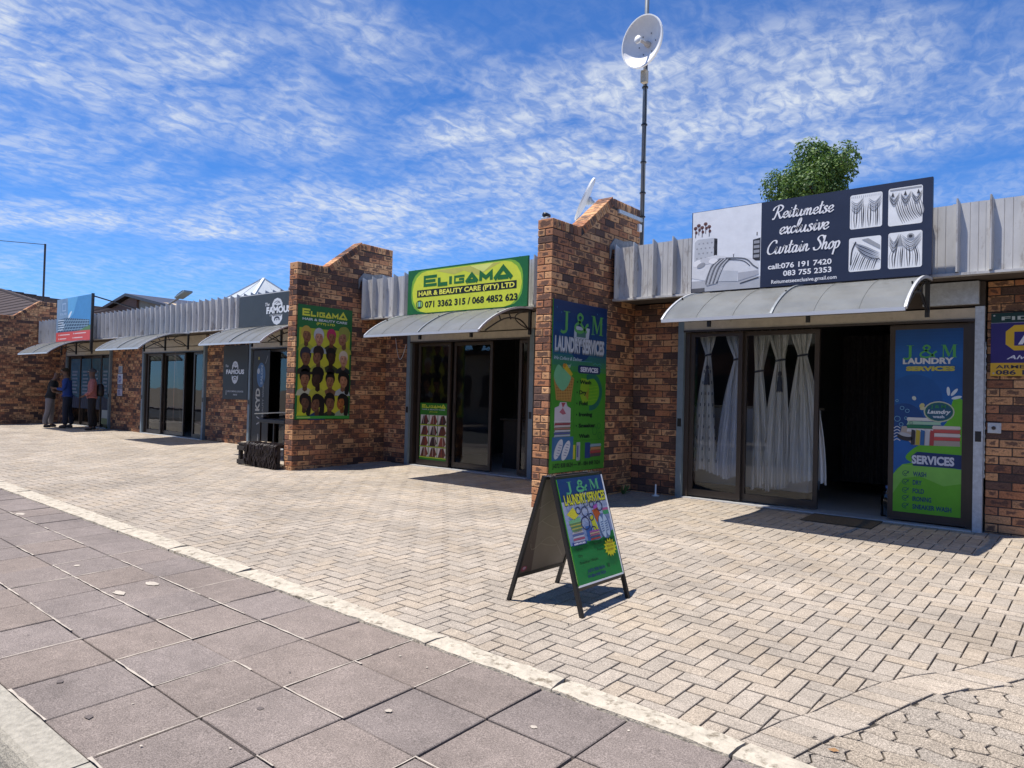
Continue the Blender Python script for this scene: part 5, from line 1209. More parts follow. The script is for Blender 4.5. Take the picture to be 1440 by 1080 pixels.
# ================================================================== SMALL THINGS ON THE SITE
# A-frame board
ZG = gz(4.3)
t = empty('sandwich_board', (-2.985, 4.28, ZG)); tag(t, 'folding laundry A-board standing on the pavers in front of the shops', 'sign board')
ya, yb = 3.985, 4.59; xa, xb, xm, zt = -3.305, -2.685, -2.985, .755
for s_, xf, nm in ((-1, xa, 'l'), (1, xb, 'r')):
    xt = xm+s_*.028; f = empty('frame_leaf'); f.location = (0, 0, 0); setpar(f, t); f.matrix_parent_inverse = wm(t).inverted()
    off = .0 if s_ < 0 else .03
    for y in (ya+.013+off*.4, yb-.013+off*.6):
        g0 = gz(y); dirx = (xf-xt)/(zt-g0); b = MB(); b.beam((xf, y, g0), (xt, y, zt), .026, .026, M_black, up=(1, 0, 0)); b.build('leg', f)
    P_ = lambda z: xt+(xf-xt)*(zt-z)/(zt-ZG)
    for z, h in ((zt-.012, .024), (.025, .026)):
        b = MB(); b.beam((P_(z), ya+.026+off*.4, z), (P_(z), yb-.026+off*.6, z), .024, .024, M_black); b.build('rail', f)
    nx_ = Vector((s_*(zt-ZG), 0, abs(xf-xt))).normalized()
    y0_, y1_ = ya+.026+off*.4, yb-.026+off*.6; zl, zh = .038, zt-.024
    o3 = nx_*(.0 if s_ < 0 else .016)
    pl = [(P_(zl), y0_, zl), (P_(zl), y1_, zl), (P_(zh), y1_, zh), (P_(zh), y0_, zh)]
    th = nx_*.004; bcol = pm((.22, .19, .165)) if s_ < 0 else pm(LGR)
    vs = [Vector(q)+o3-th for q in pl]+[Vector(q)+o3+th for q in pl]
    b = MB(); b.add(vs, [(3, 2, 1, 0), (4, 5, 6, 7), (0, 1, 5, 4), (1, 2, 6, 5), (2, 3, 7, 6), (3, 0, 4, 7)], bcol); pn = b.build('panel', f)
    if s_ < 0:
        O = Vector(pl[0])+o3-th*0+nx_*(-.0048); W_, H_ = y1_-y0_, (Vector(pl[3])-Vector(pl[0])).length
        p = Print(Vector(pl[1])-nx_*.0046 if False else Vector(pl[1])-nx_*.0046, (0, -1, 0), Vector(pl[3])-Vector(pl[0]), -nx_, W_, H_, eps=.0004)
        sw = (.30, .265, .225)
        p.stroke([(.1, .1), (.5, .35), (.85, .25), (.9, .5), (.5, .62), (.15, .48), (.3, .25), (.7, .3)], .016, sw, 1, smooth=6); p.stroke([(.95, .7), (.5, .8), (.15, .62), (.4, .45), (.8, .55)], .014, sw, 2, smooth=6)
        p.poly([(.72, .0), (.98, .0), (.99, .9), (.86, .5)], (.10, .075, .065), 1); p.ell(.90, .05, .06, .03, (.25, .05, .09), 3); p.ell(.90, .055, .03, .016, (.4, .3, .4), 4)
        p.build(pn)
    else:
        ev = (Vector(pl[3])-Vector(pl[0]))
        for q0, q1 in ((pl[0], pl[1]), (pl[1], pl[2])):
            b = MB(); b.beam(Vector(q0)+o3, Vector(q1)+o3, .012, .012, M_white, up=nx_); b.build('white_edge', pn)
        W_, H_ = y1_-y0_, ev.length
        p = Print(Vector(pl[0])+o3+th, (0, 1, 0), ev, nx_, W_, H_, eps=.0004)
        p.rect(0, .78, 1, 1, (.010, .05, .16), 1); n = 10
        for k in range(n): a = .36+.42*k/n; f_ = k/(n-1); p.rect(0, a, 1, a+.43/n, tuple((.20, .28, .46)[i]*(1-f_)+(.42, .46, .56)[i]*f_ for i in range(3)), 1)
        p.rect(0, 0, 1, .37, (.012, .21, .045), 2); p.poly([(0, .37), (.3, .39), (.62, .37), (1, .44), (1, .3), (0, .3)], (.012, .21, .045), 2)
        jm_serif(p, .14, .86, .74, .105, (.10, .40, .18), 4)
        p.text('LAUNDRY SERVICES', .05, .745, .92, .095, (.10, .10, .03), .06, lay=8); p.text('LAUNDRY SERVICES', .06, .748, .91, .090, (.68, .66, .04), .03, lay=9)
        machine(p, .40, .70, .22, .15, 2)
        for (x, y, r) in ((.30, .68, .05), (.44, .66, .07), (.40, .55, .09), (.55, .60, .05), (.78, .69, .07), (.55, .47, .055), (.62, .72, .05)): p.stroke([(x+r*math.cos(2*PI*k/14), y+r*.66*math.sin(2*PI*k/14)) for k in range(15)], .014, (.02, .03, .10), 10)
        p.poly([(.05, .66), (.20, .72), (.30, .64), (.18, .60)], (.68, .60, .04), 6); p.poly([(.06, .60), (.32, .62), (.28, .50), (.10, .49)], (.18, .42, .20), 6); 
        for k in range(7): p.stroke([(.06+.012*k, .565-.016*k), (.34-.008*k, .57-.016*k)], .012, (.55, .42, .05) if k % 2 else (.15, .2, .05), 7)
        clothes(p, .08, .39, .32, .49, [(.50, .50, .56), (.42, .10, .16), (.58, .56, .60), (.12, .16, .35), (.50, .46, .50)], 7); p.rect(.04, .365, .34, .395, (.03, .05, .25), 8); p.text('SERVICES', .07, .372, .24, .014, WH, .04, lay=9)
        p.poly([(.60, .66), (.74, .68), (.80, .55), (.66, .54)], (.42, .09, .02), 8); p.poly([(.52, .60), (.60, .62), (.66, .46), (.56, .46)], (.50, .52, .03), 9); p.poly([(.64, .70), (.74, .72), (.73, .68), (.64, .665)], (.35, .08, .35), 11); p.rect(.84, .60, .97, .64, (.05, .30, .12), 8); p.rect(.84, .64, .97, .665, (.45, .12, .25), 8)
        p.rect(.38, .38, .50, .52, (.04, .12, .34), 8); clothes(p, .44, .38, .66, .47, [(.50, .08, .06), (.05, .12, .20), (.45, .14, .20), (.50, .36, .25), (.35, .10, .30)], 13)
        p.ell(.80, .49, .13, .125, (.10, .16, .30), 12, rot=8); p.ell(.755, .485, .050, .110, (.42, .52, .62), 13, rot=8); p.ell(.85, .495, .050, .110, (.42, .52, .62), 13, rot=8)
        for x in (.755, .85):
            for k in range(5): p.stroke([(x-.03, .44+.022*k), (x+.03, .448+.022*k)], .010, (.05, .10, .25), 14)
        st_ = []; 
        for k in range(28): rr = .15 if k % 2 == 0 else .105; a = 2*PI*k/28; st_.append((.82+rr*math.cos(a), .275+rr*.62*math.sin(a)))
        p.poly(st_, (.62, .58, .02), 15)
        for k, s2 in enumerate(('FREE', 'PICK UP &', 'DELIVERY')): p.text(s2, .745, .315-.035*k, .15, .020, (.25, .12, .02), .02, lay=16)
        for s2, x, y, wd in (('Wash', .08, .315, .14), ('Ironing', .48, .33, .22), ('Dry', .10, .255, .09), ('Fold', .52, .27, .13), ('Sneaker Wash', .10, .19, .40)): p.text(s2, x, y, wd, .024, (.006, .06, .02), .02, lay=16)
        p.text('J-072 838 0624', .22, .10, .38, .028, (.01, .03, .14), .03, lay=16); p.text('W-084 848 7624', .20, .05, .40, .028, (.01, .03, .14), .03, lay=16); p.ell(.70, .115, .03, .022, (.008, .10, .03), 16); p.text('47 Market Street', .75, .105, .22, .012, (.01, .10, .05), .0, lay=16) if False else None
        p.build(pn)
b = MB()
for y in (ya+.08, yb-.08): b.beam((xm-.02, y-.03, zt+.002), (xm+.02, y-.03, zt+.002), .05, .012, M_chrome); b.beam((xm, y-.04, zt+.008), (xm, y+.01, zt+.008), .012, .01, M_chrome)
b.build('hinge', t, kind='stuff')
# crate bench with hair extensions hanging over it, by the salon wing wall
t = empty('crate_bench', (-11.6, 7.15, gz(7.1))); tag(t, 'dark slatted crate bench beside the left wing wall of the salon', 'bench')
zg = gz(7.1)
for x in (-12.25, -11.75, -11.05): b = MB(); b.box((x, 6.98, zg), (x+.06, 7.04, .30), M_darkwood); b.build('leg', t); b = MB(); b.box((x, 7.30, zg), (x+.06, 7.36, .30), M_darkwood); b.build('leg', t)
for y in (6.965, 7.08, 7.19, 7.30): b = MB(); b.box((-12.27, y, .30), (-10.97, y+.085, .33), M_darkwood); b.build('slat', t)
for (z0, z1) in ((zg+.01, zg+.09), (.20, .28)):
    b = MB(); b.box((-12.26, 6.955, z0), (-10.98, 6.978, z1), M_darkwood); b.build('rail', t)
    b = MB(); b.box((-12.272, 6.98, z0), (-12.252, 7.36, z1), M_darkwood); b.build('rail', t)
b = MB(); b.box((-12.20, 6.99, .331), (-11.75, 7.34, .350), mat('bare_board', (.42, .34, .24), .8, var=.25, vscale=12)); tag(b.build('loose_board'), 'pale loose board lying on the dark crate bench', 'board')
random.seed(9); b = MB(); M_hair = mat('dark_braiding_hair', (.022, .014, .013), .55, var=.5, vscale=40)
for k in range(150):
    x = random.uniform(-11.95, -10.97); y = 6.945-random.uniform(0, .03); z1 = random.uniform(.33, .365); z0 = zg+random.uniform(.02, .16) if random.random() < .8 else random.uniform(.05, .2)
    pts = [(x, 7.05+random.uniform(0, .2), z1), (x, 6.96, z1-.004)]+[(x+.018*math.sin(q*1.7+k), y-.012*math.sin(q+k), z1-.02-(z1-z0)*q/5) for q in range(6)]
    b.tube(pts, random.uniform(.006, .014), M_hair, 4)
tag(b.build('hair_extensions'), 'dark bundles of braiding hair hanging over the front of the crate bench', 'hair', kind='thing')
# small table with a rod across it behind the bench
t = empty('side_table', (-12.6, 7.9, 0)); tag(t, 'black side table standing in front of the barber shop door', 'table')
b = MB(); b.bbox((-12.95, 7.75, .66), (-12.0, 8.15, .73), M_black, .006); b.build('table_top', t)
for x in (-12.92, -12.06):
    for y in (7.78, 8.09): b = MB(); b.box((x, y, gz(y)), (x+.035, y+.035, .66), M_black); b.build('leg', t)
b = MB(); b.beam((-13.15, 7.82, .82), (-11.95, 7.86, .89), .02, .02, M_chrome); tag(b.build('metal_rod'), 'thin shiny rod lying above the black side table', 'rod')
b = MB(); b.lathe([(.0, 0), (.05, 0), (.055, .06), (.045, .09), (0, .09)], (-12.9, 7.9, .73), (0, 0, 1), M_black, 14); tag(b.build('hair_product_jar', smooth=True), 'small black jar holding up the rod on the side table', 'jar')
b = MB(); b.lathe([(.0, 0), (.05, 0), (.055, .09), (.045, .13), (0, .13)], (-12.1, 7.9, .73), (0, 0, 1), M_black, 14); tag(b.build('hair_product_jar', smooth=True), 'taller black jar on the side table next to the wing wall', 'jar')
# roll-up banner in the barber's doorway
t = empty('standing_banner', (-15.1, 9.03, 0)); tag(t, 'tall black barber banner with vertical lettering standing in the doorway', 'banner')
b = MB(); b.box((-15.30, 9.02, .03), (-14.62, 9.035, 2.20), pm((.018, .018, .02))); b.build('sheet', t)
b = MB(); b.box((-15.32, 9.01, .0), (-14.6, 9.06, .04), M_alu); b.build('base', t)
p = Print((-14.62, 9.02, .03), (0, 0, 1), (-1, 0, 0), (0, -1, 0), 2.17, .68)
p.U, p.V = Vector((0, 0, 2.17)), Vector((-.68, 0, 0)); p.W, p.H = 2.17, .68
p.text('KYD', .36, .55, .24, .24, (.42, .40, .34), .04, lay=2); p.text('BEAUTY WORLD', .30, .30, .40, .09, (.20, .20, .20), .02, lay=2)
p.ell(.74, .50, .13, .26, (.05, .12, .24), 2); p.text('SALON', .64, .40, .20, .12, (.30, .36, .44), .03, lay=3); p.ell(.78, .66, .03, .08, (.40, .45, .5), 4)
p.rect(.04, .5, .12, .53, (.3, .3, .3), 2); p.rect(.04, .58, .12, .61, (.3, .3, .3), 2); p.rect(.90, .62, .93, .70, (.35, .30, .05), 2); p.stroke([(.86, .25), (.94, .12)], .006, (.3, .3, .3), 2); p.stroke([(.22, .7), (.26, .45), (.30, .7)], .012, (.35, .35, .35), 2, smooth=5)
p.build(t)
# blue film in the far shop's glass
for (x0, x1) in ((-26.58, -25.82), (-25.68, -24.94), (-24.83, -24.18), (-24.03, -23.5)):
    t = empty('window_graphic', ((x0+x1)/2, 9.1, 0)); tag(t, {-26.58: 'leftmost blue window graphic with lettering in the far shop', -25.68: 'second blue window graphic from the left in the far shop', -24.83: 'blue window graphic behind the man in the pink shirt', -24.03: 'narrow blue window graphic beside the steel post with papers'}[x0], 'window graphic', 'blue graphics in the far shop glass')
    b = MB(); b.box((x0, 9.078 if x0 in (-26.58, -24.83) or x0 == -24.03 else 9.078, .55), (x1, 9.083, 2.15), M_blueglass); b.build('film', t)
    p = Print((x0, 9.078, .55), (1, 0, 0), (0, 0, 1), (0, -1, 0), x1-x0, 1.6)
    for k in range(7): p.rect(.15, .30+.07*k, .75-.1*(k % 2), .335+.07*k, (.16, .22, .30), 2)
    p.poly([(0, 0), (1, 0), (1, .2), (0, .28)], (.02, .035, .07), 2); 
    for k in range(4): p.stroke([(.2*k+.1, .02), (.2*k+.2, .22)], .02, (.12, .18, .26), 3)
    p.build(t)
t = empty('paper_notice', (-23.8, 9.07, .5)); tag(t, 'small white and green paper at the foot of the blue shop glass', 'notice')
b = MB(); b.box((-23.95, 9.068, .12), (-23.5, 9.076, .55), pm((.45, .50, .47))); b.build('sheet', t); b = MB(); b.box((-23.95, 9.064, .12), (-23.5, 9.068, .30), pm((.15, .22, .10))); b.build('print', t)
# door mats
for (x0, x1, y0, y1, lb) in ((-2.72, -1.98, 8.42, 8.93, 'thin brown mat in front of the curtain shop doorway'),):
    b = MB(); b.add([(x0, y0, gz(y0)+.006), (x1, y0, gz(y0)+.006), (x1, y1, gz(y1)+.006), (x0, y1, gz(y1)+.006), (x0, y0, gz(y0)+.014), (x1, y0, gz(y0)+.014), (x1, y1, gz(y1)+.014), (x0, y1, gz(y1)+.014)], [(0, 3, 2, 1), (4, 5, 6, 7), (0, 1, 5, 4), (1, 2, 6, 5), (2, 3, 7, 6), (3, 0, 4, 7)], mat('coir_mat', (.10, .08, .055), 1, var=.4, vscale=40, bump=1, bscale=200)); tag(b.build('door_mat'), lb, 'mat')
# chain hanging by the right-hand post, hasp, wires, weeds, litter
b = MB()
for k in range(34): z = 1.98-.042*k; b.tube([(-1.045+.006*math.cos(a*PI/3)*(k % 2), 9.045-.02+.006*math.cos(a*PI/3)*((k+1) % 2), z+.022*math.sin(a*PI/3)) for a in range(7)], .004, M_galv, 4, cap=False)
tag(b.build('chain'), 'rusty link chain hanging down beside the right-hand steel post', 'chain')
t = empty('bolt_plate', (-.97, 9.04, 1.1)); tag(t, 'small steel bolt plate on the wall below the security sign', 'plate')
b = MB(); b.bbox((-1.02, 9.035, 1.045), (-.90, 9.055, 1.155), M_galv, .004); b.build('plate', t); b = MB(); b.lathe([(.0, .02), (.018, .02), (.02, 0)], (-.965, 9.035, 1.10), (0, -1, 0), M_frame, 12); b.build('bolt', t)
b = MB(); b.tube(catmull([(0, 0), (1, 0), (2, 0)], 2) and [(-9.95+.30*q, 9.03-.02*math.sin(q*3), 2.15-.40*math.sin(PI*min(1, q*.9))+.0*q) for q in [i/12 for i in range(13)]][:13], .006, M_alu, 5); tag(b.build('loose_wire'), 'thin pale wire looping down the brick pier left of the salon door', 'wire')
bpy.data.objects['loose_wire'].location = (-.42, -.02, .18)
b = MB(); b.lathe([(0, .0), (.05, .0), (.055, .012), (.02, .02), (.012, .03), (.010, .16), (.0, .165)], (-4.78, 8.85, gz(8.85)), (0, 0, 1), M_white, 10); tag(b.build('broken_pipe_stub', smooth=True), 'little white pipe stub standing at the foot of the pier left of the curtain shop', 'pipe')
random.seed(31)
for (x, y, lb) in ((-23.35, 8.98, 'small green weed at the foot of the pier with paper notices'), (-5.2, 8.7, 'tiny weed in the corner of the laundry wing wall')):
    b = MB(); mg = mat('weed_green', (.07, .13, .03), .8, var=.3, vscale=30)
    for k in range(26):
        a = random.uniform(0, 2*PI); h = random.uniform(.04, .15); r = random.uniform(.02, .10); x1, y1 = x+r*math.cos(a), min(8.99, y+r*math.sin(a)); z = gz(y)
        b.add([(x-.006, y, z), (x+.006, y, z), (x1+.01, y1, z+h*.8), (x1, y1, z+h)], [(0, 1, 2, 3)], mg)
    tag(b.build('weed', fix=False), lb, 'weed')
b = MB()
for k in range(120):
    x = random.uniform(-14, .4); y = random.uniform(3.3, 8.8) if random.random() < .5 else random.choice((8.85, 7.0, 3.25))+random.uniform(-.1, .1); s_ = random.uniform(.004, .013); z = gz(y)+.006
    a = random.uniform(0, PI); c, q = math.cos(a)*s_, math.sin(a)*s_
    b.add([(x-c, y-q, z), (x+q*.5, y-c*.5, z+.003), (x+c, y+q, z+.002), (x-q*.6, y+c*.6, z+s_*.5)], [(0, 1, 2), (0, 2, 3), (0, 1, 3), (1, 2, 3)], random.choice((M_earth, M_darkwood, mat_leaf)) if 'mat_leaf' in globals() else M_darkwood)
tag(b.build('litter_and_grit', fix=False), 'scattered grit and leaf crumbs on the paving', 'litter', kind='stuff')
b = MB(); b.add([(-.925, 3.27, gz(3.27)+.010), (-.90, 3.288, gz(3.288)+.016), (-.878, 3.284, gz(3.284)+.009), (-.90, 3.268, gz(3.268)+.007)], [(0, 1, 2, 3)], mat('dry_leaf', (.28, .15, .06), .8)); tag(b.build('dry_leaf', fix=False), 'single dry orange leaf on the worn pavers near the camera', 'leaf')

# ================================================================== ROOF: MAST, DISHES, SKYLIGHT, LAMPS
t = empty('antenna_mast', (-5.30, 9.24, 3.0)); tag(t, 'tall grey steel mast rising behind the laundry wing wall', 'mast')
b = MB(); b.tube([(-5.31, 9.24, 2.9), (-5.31, 9.24, 9.5)], .033, M_pole, 14); b.build('tube', t, smooth=True)
for z in (4.3, 4.75, 5.3, 5.85, 3.95): b = MB(); b.lathe([(.036, 0), (.046, 0), (.046, .018), (.036, .018)], (-5.31, 9.24, z), (0, 0, 1), M_black, 12); b.build('cable_clip', t)
b = MB(); b.tube([(-5.272+.006*math.sin(z*5), 9.20, z) for z in [3.2+.15*k for k in range(22)]], .007, M_black, 5); b.build('cable', t)
b = MB(); b.box((-5.31, 8.55, 3.87), (-5.27, 9.22, 3.92), M_galv); b.build('wall_bracket', t)
b = MB(); b.bbox((-5.36, 9.10, 3.72), (-5.27, 9.18, 3.83), M_white, .006); b.build('junction_box', t)
def dish(center, nrm, rad, label, depth=.16, feed=True, boxm=True):
    n = Vector(nrm).normalized(); c = Vector(center); t = empty('dish_antenna', c); tag(t, label, 'satellite dish')
    b = MB(); prof = [(rad*k/12, depth*(k/12)**2) for k in range(13)]; o = c-n*depth
    b.lathe(prof+[(rad+.008, depth+.004), (rad+.010, depth-.006)]+[(r+.004, h-.010) for r, h in prof[::-1]], o, n, M_dish, 48); b.build('reflector', t, smooth=True)
    b = MB(); b.lathe([(rad-.004, depth-.004), (rad-.002, depth+.008), (rad+.014, depth+.008), (rad+.014, depth-.02), (rad+.004, depth-.02)], o, n, M_white, 48); b.build('rim', t, smooth=False)
    if feed:
        b = MB(); b.lathe([(.045, 0), (.04, .06), (.022, .08), (.020, .20), (.024, .205), (.024, .23)], o, n, mat('feed_grey', (.45, .40, .36), .5), 16); b.lathe([(0, .26), (.055, .255), (.058, .235), (.03, .225), (0, .225)], o, n, M_white, 18); b.build('feed', t, smooth=True)
        a = n.orthogonal().normalized(); d_ = n.cross(a); b = MB()
        for k in range(6): an = k*PI/3+.3; r_ = rad*.42; q = o+(a*math.cos(an)+d_*math.sin(an))*r_+n*(depth*.42**2+.003); b.lathe([(.009, 0), (.009, .005), (0, .006)], q, n, M_black, 6)
        b.build('bolts', t, kind='stuff')
    b = MB(); b.lathe([(.07, 0), (.07, -.05), (.05, -.06), (.03, -.12), (0, -.12)], o, n, M_galv, 14); b.build('hub', t)
    return t, o, n
vd = (Vector((-5.31, 9.0, 6.50))-CAM).normalized(); rr_ = vd.cross(Vector((0, 0, 1))).normalized(); uu_ = rr_.cross(vd)
nrm = -vd*math.cos(math.radians(46))+(-.90*rr_+.43*uu_)*math.sin(math.radians(46))
t, o, n = dish((-5.20, 8.92, 6.38), nrm, .352, 'round white link dish high on the mast')
b = MB(); b.tube([o-n*.10, Vector((-5.31, 9.24, 6.32))], .03, M_galv, 10); b.tube([Vector((-5.31, 9.24, 6.22)), Vector((-5.31, 9.24, 6.46))], .048, M_galv, 12); b.build('clamp', t)
b = MB(); b.bbox((-5.29, 9.06, 5.86), (-5.20, 9.14, 6.04), M_beige, .006); b.build('radio_box', t)
cc = Vector((-6.78, 9.9, 4.60)); vd = (cc-CAM).normalized(); rr_ = vd.cross(Vector((0, 0, 1))).normalized(); uu_ = rr_.cross(vd)
n2 = (rr_*-.915+uu_*.40+vd*.10)
t, o, n = dish(cc, n2, .36, 'second white dish seen edge-on behind the laundry wing wall', depth=.05, feed=False)
b = MB(); b.tube([o-n*.10, o-n*.25, Vector((o.x+.25, o.y+.05, 3.3))], .02, M_galv, 8); b.build('stand', t)
t = empty('security_camera', (-5.42, 7.12, 3.5)); tag(t, 'small dark camera on top of the laundry wing wall', 'camera')
b = MB(); b.bbox((-5.50, 7.08, 3.50), (-5.40, 7.20, 3.53), M_galv, .004); b.build('mount', t); b = MB(); b.lathe([(0, 0), (.03, 0), (.034, .05), (.03, .10), (0, .10)], (-5.45, 7.18, 3.56), (0, -1, 0), M_black, 12); b.build('camera_body', t, smooth=True)
# galvanised flashings where the fascia meets the wing walls
for (x, lb) in ((-5.295, 'grey cement patch where the fascia meets the laundry wing wall'), (-10.695, 'grey cement patch where the fascia meets the hairstyle wing wall')):
    b = MB(); random.seed(int(-x)); P0 = [(8.36, 3.38), (8.47, 3.50), (8.70, 3.50), (8.90, 3.54), (9.10, 3.53), (9.12, 3.36), (8.60, 3.36), (8.40, 3.34), (8.37, 3.20)]
    b.prism(P0, x-.003, x+.014, mat('cement_smear', (.24, .24, .24), .95, var=.35, vscale=18), axis=0); tag(b.build('cement_patch'), lb, 'patch')
# skylight pyramid on the roof
t = empty('roof_skylight', (-20.5, 12.5, 3.3)); tag(t, 'pale pyramid skylight on the roof behind the bearded man board', 'skylight')
cx, cy, r_, zb_, zt_ = -20.6, 12.4, 1.75, 3.32, 4.80
P4 = [(cx-r_, cy-r_, zb_), (cx+r_, cy-r_, zb_), (cx+r_, cy+r_, zb_), (cx-r_, cy+r_, zb_)]
for k in range(4): b = MB(); b.add([P4[k], P4[(k+1) % 4], (cx, cy, zt_)], [(0, 1, 2)], mat('fibreglass', (.45, .48, .50), .35, var=.1, vscale=2)); b.build('facet', t, fix=False)
for k in range(4):
    b = MB(); b.beam(P4[k], (cx, cy, zt_), .07, .05, M_galv); b.build('hip_bar', t)
    a_, c_ = Vector(P4[k]), Vector(P4[(k+1) % 4])
    for q in (.25, .5, .75): m_ = a_.lerp(c_, q); b = MB(); e_ = m_.lerp(Vector((cx, cy, zt_)), 1-abs(q-.5)*1.8 if q != .5 else .97); b.beam(m_, e_, .03, .03, M_galv); b.build('glazing_bar', t)
# solar street lamp behind the fascia
t = empty('street_lamp', (-30.2, 13.9, -.1)); tag(t, 'slim LED street lamp leaning over the roof', 'street lamp')
b = MB(); b.tube([(-31.0, 14, -.3), (-31.0, 14, 4.5)], .06, M_pole, 10); b.tube([(-31.0, 14, 4.45), (-30.6, 14, 4.74), (-29.5, 14, 5.0)], .045, M_pole, 8); b.build('pole', t)
b = MB(); b.beam((-29.6, 14, 4.98), (-28.7, 13.95, 5.18), .35, .07, M_bluegrey); b.build('lamp_head', t)
b = MB(); b.beam((-29.5, 14, 5.07), (-28.9, 13.95, 5.21), .30, .02, M_black); b.build('solar_panel', t)
for i, x in enumerate((-27.9, -27.3, -26.9)):
    b = MB(); b.tube([(x, 13.2, 3.3), (x, 13.2, 4.08)], .02, M_pole, 6); b.lathe([(0, 0), (.06, 0), (.07, .05), (0, .09)], (x, 13.2, 4.05), (0, 0, 1), M_black, 10); tag(b.build('roof_vent'), ('leftmost', 'middle', 'rightmost')[i]+' of three tiny roof vents right of the street lamp', 'vent', 'tiny roof vents')
# pole and wire at the far left
t = empty('utility_pole', (-27.7, 9.3, 3.9)); tag(t, 'thin dark pole carrying a wire above the far wing wall', 'pole')
b = MB(); b.tube([(-27.75, 8.55, 0.0), (-27.75, 8.55, 6.02)], .033, M_frame, 8); b.build('pipe', t)
b = MB(); b.tube([(-27.75-k*1.2, 8.55-.25*k, 6.0+.16*k-.02*math.sin(k*PI/12)) for k in range(13)], .012, M_black, 5); b.build('wire', t)

# ================================================================== BUILDINGS AND TREES BEHIND
M_roof = mat('dark_roof_tile', (.045, .027, .023), .8, var=.3, vscale=3); M_plaster = mat('tan_plaster', (.50, .39, .26), .9, var=.12, vscale=1.5); M_bwall = mat('far_brick', (.30, .15, .09), .9, var=.3, vscale=8)
def gable_house(name, x0, x1, y0, y1, ze, zr, label, along='y', wall=M_bwall, nrow=14, roofm=M_roof, over=.4):
    t = empty(name, ((x0+x1)/2, (y0+y1)/2, 0)); tag(t, label, 'building')
    b = MB()
    if along == 'x':
        ym = (y0+y1)/2; b.prism([(y0, -.5), (y1, -.5), (y1, ze), (ym, zr-.1), (y0, ze)], x0, x1, wall, axis=0); b.build('wall', t)
        rf = empty('roof'); setpar(rf, t)
        for s_ in (0, 1):
            for k in range(nrow):
                f0, f1 = k/nrow, (k+1)/nrow; ya_ = (y0-over) if s_ == 0 else (y1+over); P = lambda f: (ya_+(ym-ya_)*f, ze-.15+(zr-ze+.15)*f)
                a, c = P(f0), P(f1); b = MB(); b.add([(x0-over, a[0], a[1]+.06), (x1+over, a[0], a[1]+.06), (x1+over, c[0], c[1]+.01), (x0-over, c[0], c[1]+.01), (x0-over, a[0], a[1]), (x1+over, a[0], a[1])], [(0, 1, 2, 3), (4, 5, 1, 0)], roofm); b.build('tile_course', rf, fix=False)
    else:
        xm_ = (x0+x1)/2; b.prism([(x0, -.5), (x1, -.5), (x1, ze), (xm_, zr-.1), (x0, ze)], y0, y1, wall, axis=1); b.build('wall', t)
        for s_ in (-1, 1):
            xe = x0-over if s_ < 0 else x1+over; b = MB(); b.add([(xe, y0-over, ze-.15), (xm_, y0-over, zr), (xm_, y1, zr), (xe, y1, ze-.15), (xe, y0-over, ze-.33), (xm_, y0-over, zr-.18), (xm_, y1, zr-.18), (xe, y1, ze-.33)], [(0, 1, 2, 3), (7, 6, 5, 4), (0, 4, 5, 1), (3, 2, 6, 7), (0, 3, 7, 4)], roofm); b.build('roof', t)
    return t
t = empty('tile_roofed_house', (-45, 18, 0)); tag(t, 'house with dark hipped roof rising behind the far wing wall', 'building')
EC, EL, RE, RL = (-34.9, 13, 4.15), (-99, 13, 4.15), (-64.5, 17, 8.35), (-92, 17, 8.35); BC, BL_ = (-34.9, 21, 4.15), (-99, 21, 4.15)
b = MB(); b.box((-98.5, 13.5, -.5), (-35.4, 20.5, 4.1), M_bwall); b.build('wall', t)
rf = empty('roof'); setpar(rf, t); nrow = 16
for k in range(nrow):
    f0, f1 = k/nrow, (k+1)/nrow; q = lambda A_, B_, f, dz=0: (Vector(A_).lerp(Vector(B_), f)+Vector((0, 0, dz)))
    for (A0, A1, B0, B1) in ((EL, EC, RL, RE), (EC, BC, RE, RE), (BC, BL_, RE, RL)):
        b = MB(); b.add([q(A0, B0, f0, .07), q(A1, B1, f0, .07), q(A1, B1, f1, .01), q(A0, B0, f1, .01), q(A0, B0, f0), q(A1, B1, f0)], [(0, 1, 2, 3), (4, 5, 1, 0)], M_roof); b.build('tile_course', rf, fix=False)
b = MB(); b.beam(RE, EC, .25, .12, M_roof); b.beam(RL, RE, .25, .12, M_roof); b.build('ridge_cap', rf, kind='stuff')
b = MB(); b.tube([(-56.5, 16.5, 5.2), (-56.5, 16.5, 6.3)], .12, M_pole, 8); b.build('vent_pipe', rf)
t = gable_house('gabled_house', -56.5, -41.0, 20, 34, 5.9, 7.25, 'tan gabled house behind the roof right of the billboard', 'y', M_plaster, roofm=M_frame)
b = MB(); b.box((-49.2, 19.85, 2), (-47.6, 19.98, 6.9), M_bwall); b.build('brick_panel', t)
b = MB(); b.prism([(-56.2, 4.0), (-49.2, 4.0), (-49.2, 6.9), (-56.2, 5.6)], 19.9, 19.98, M_bwall); b.build('brick_panel', t)

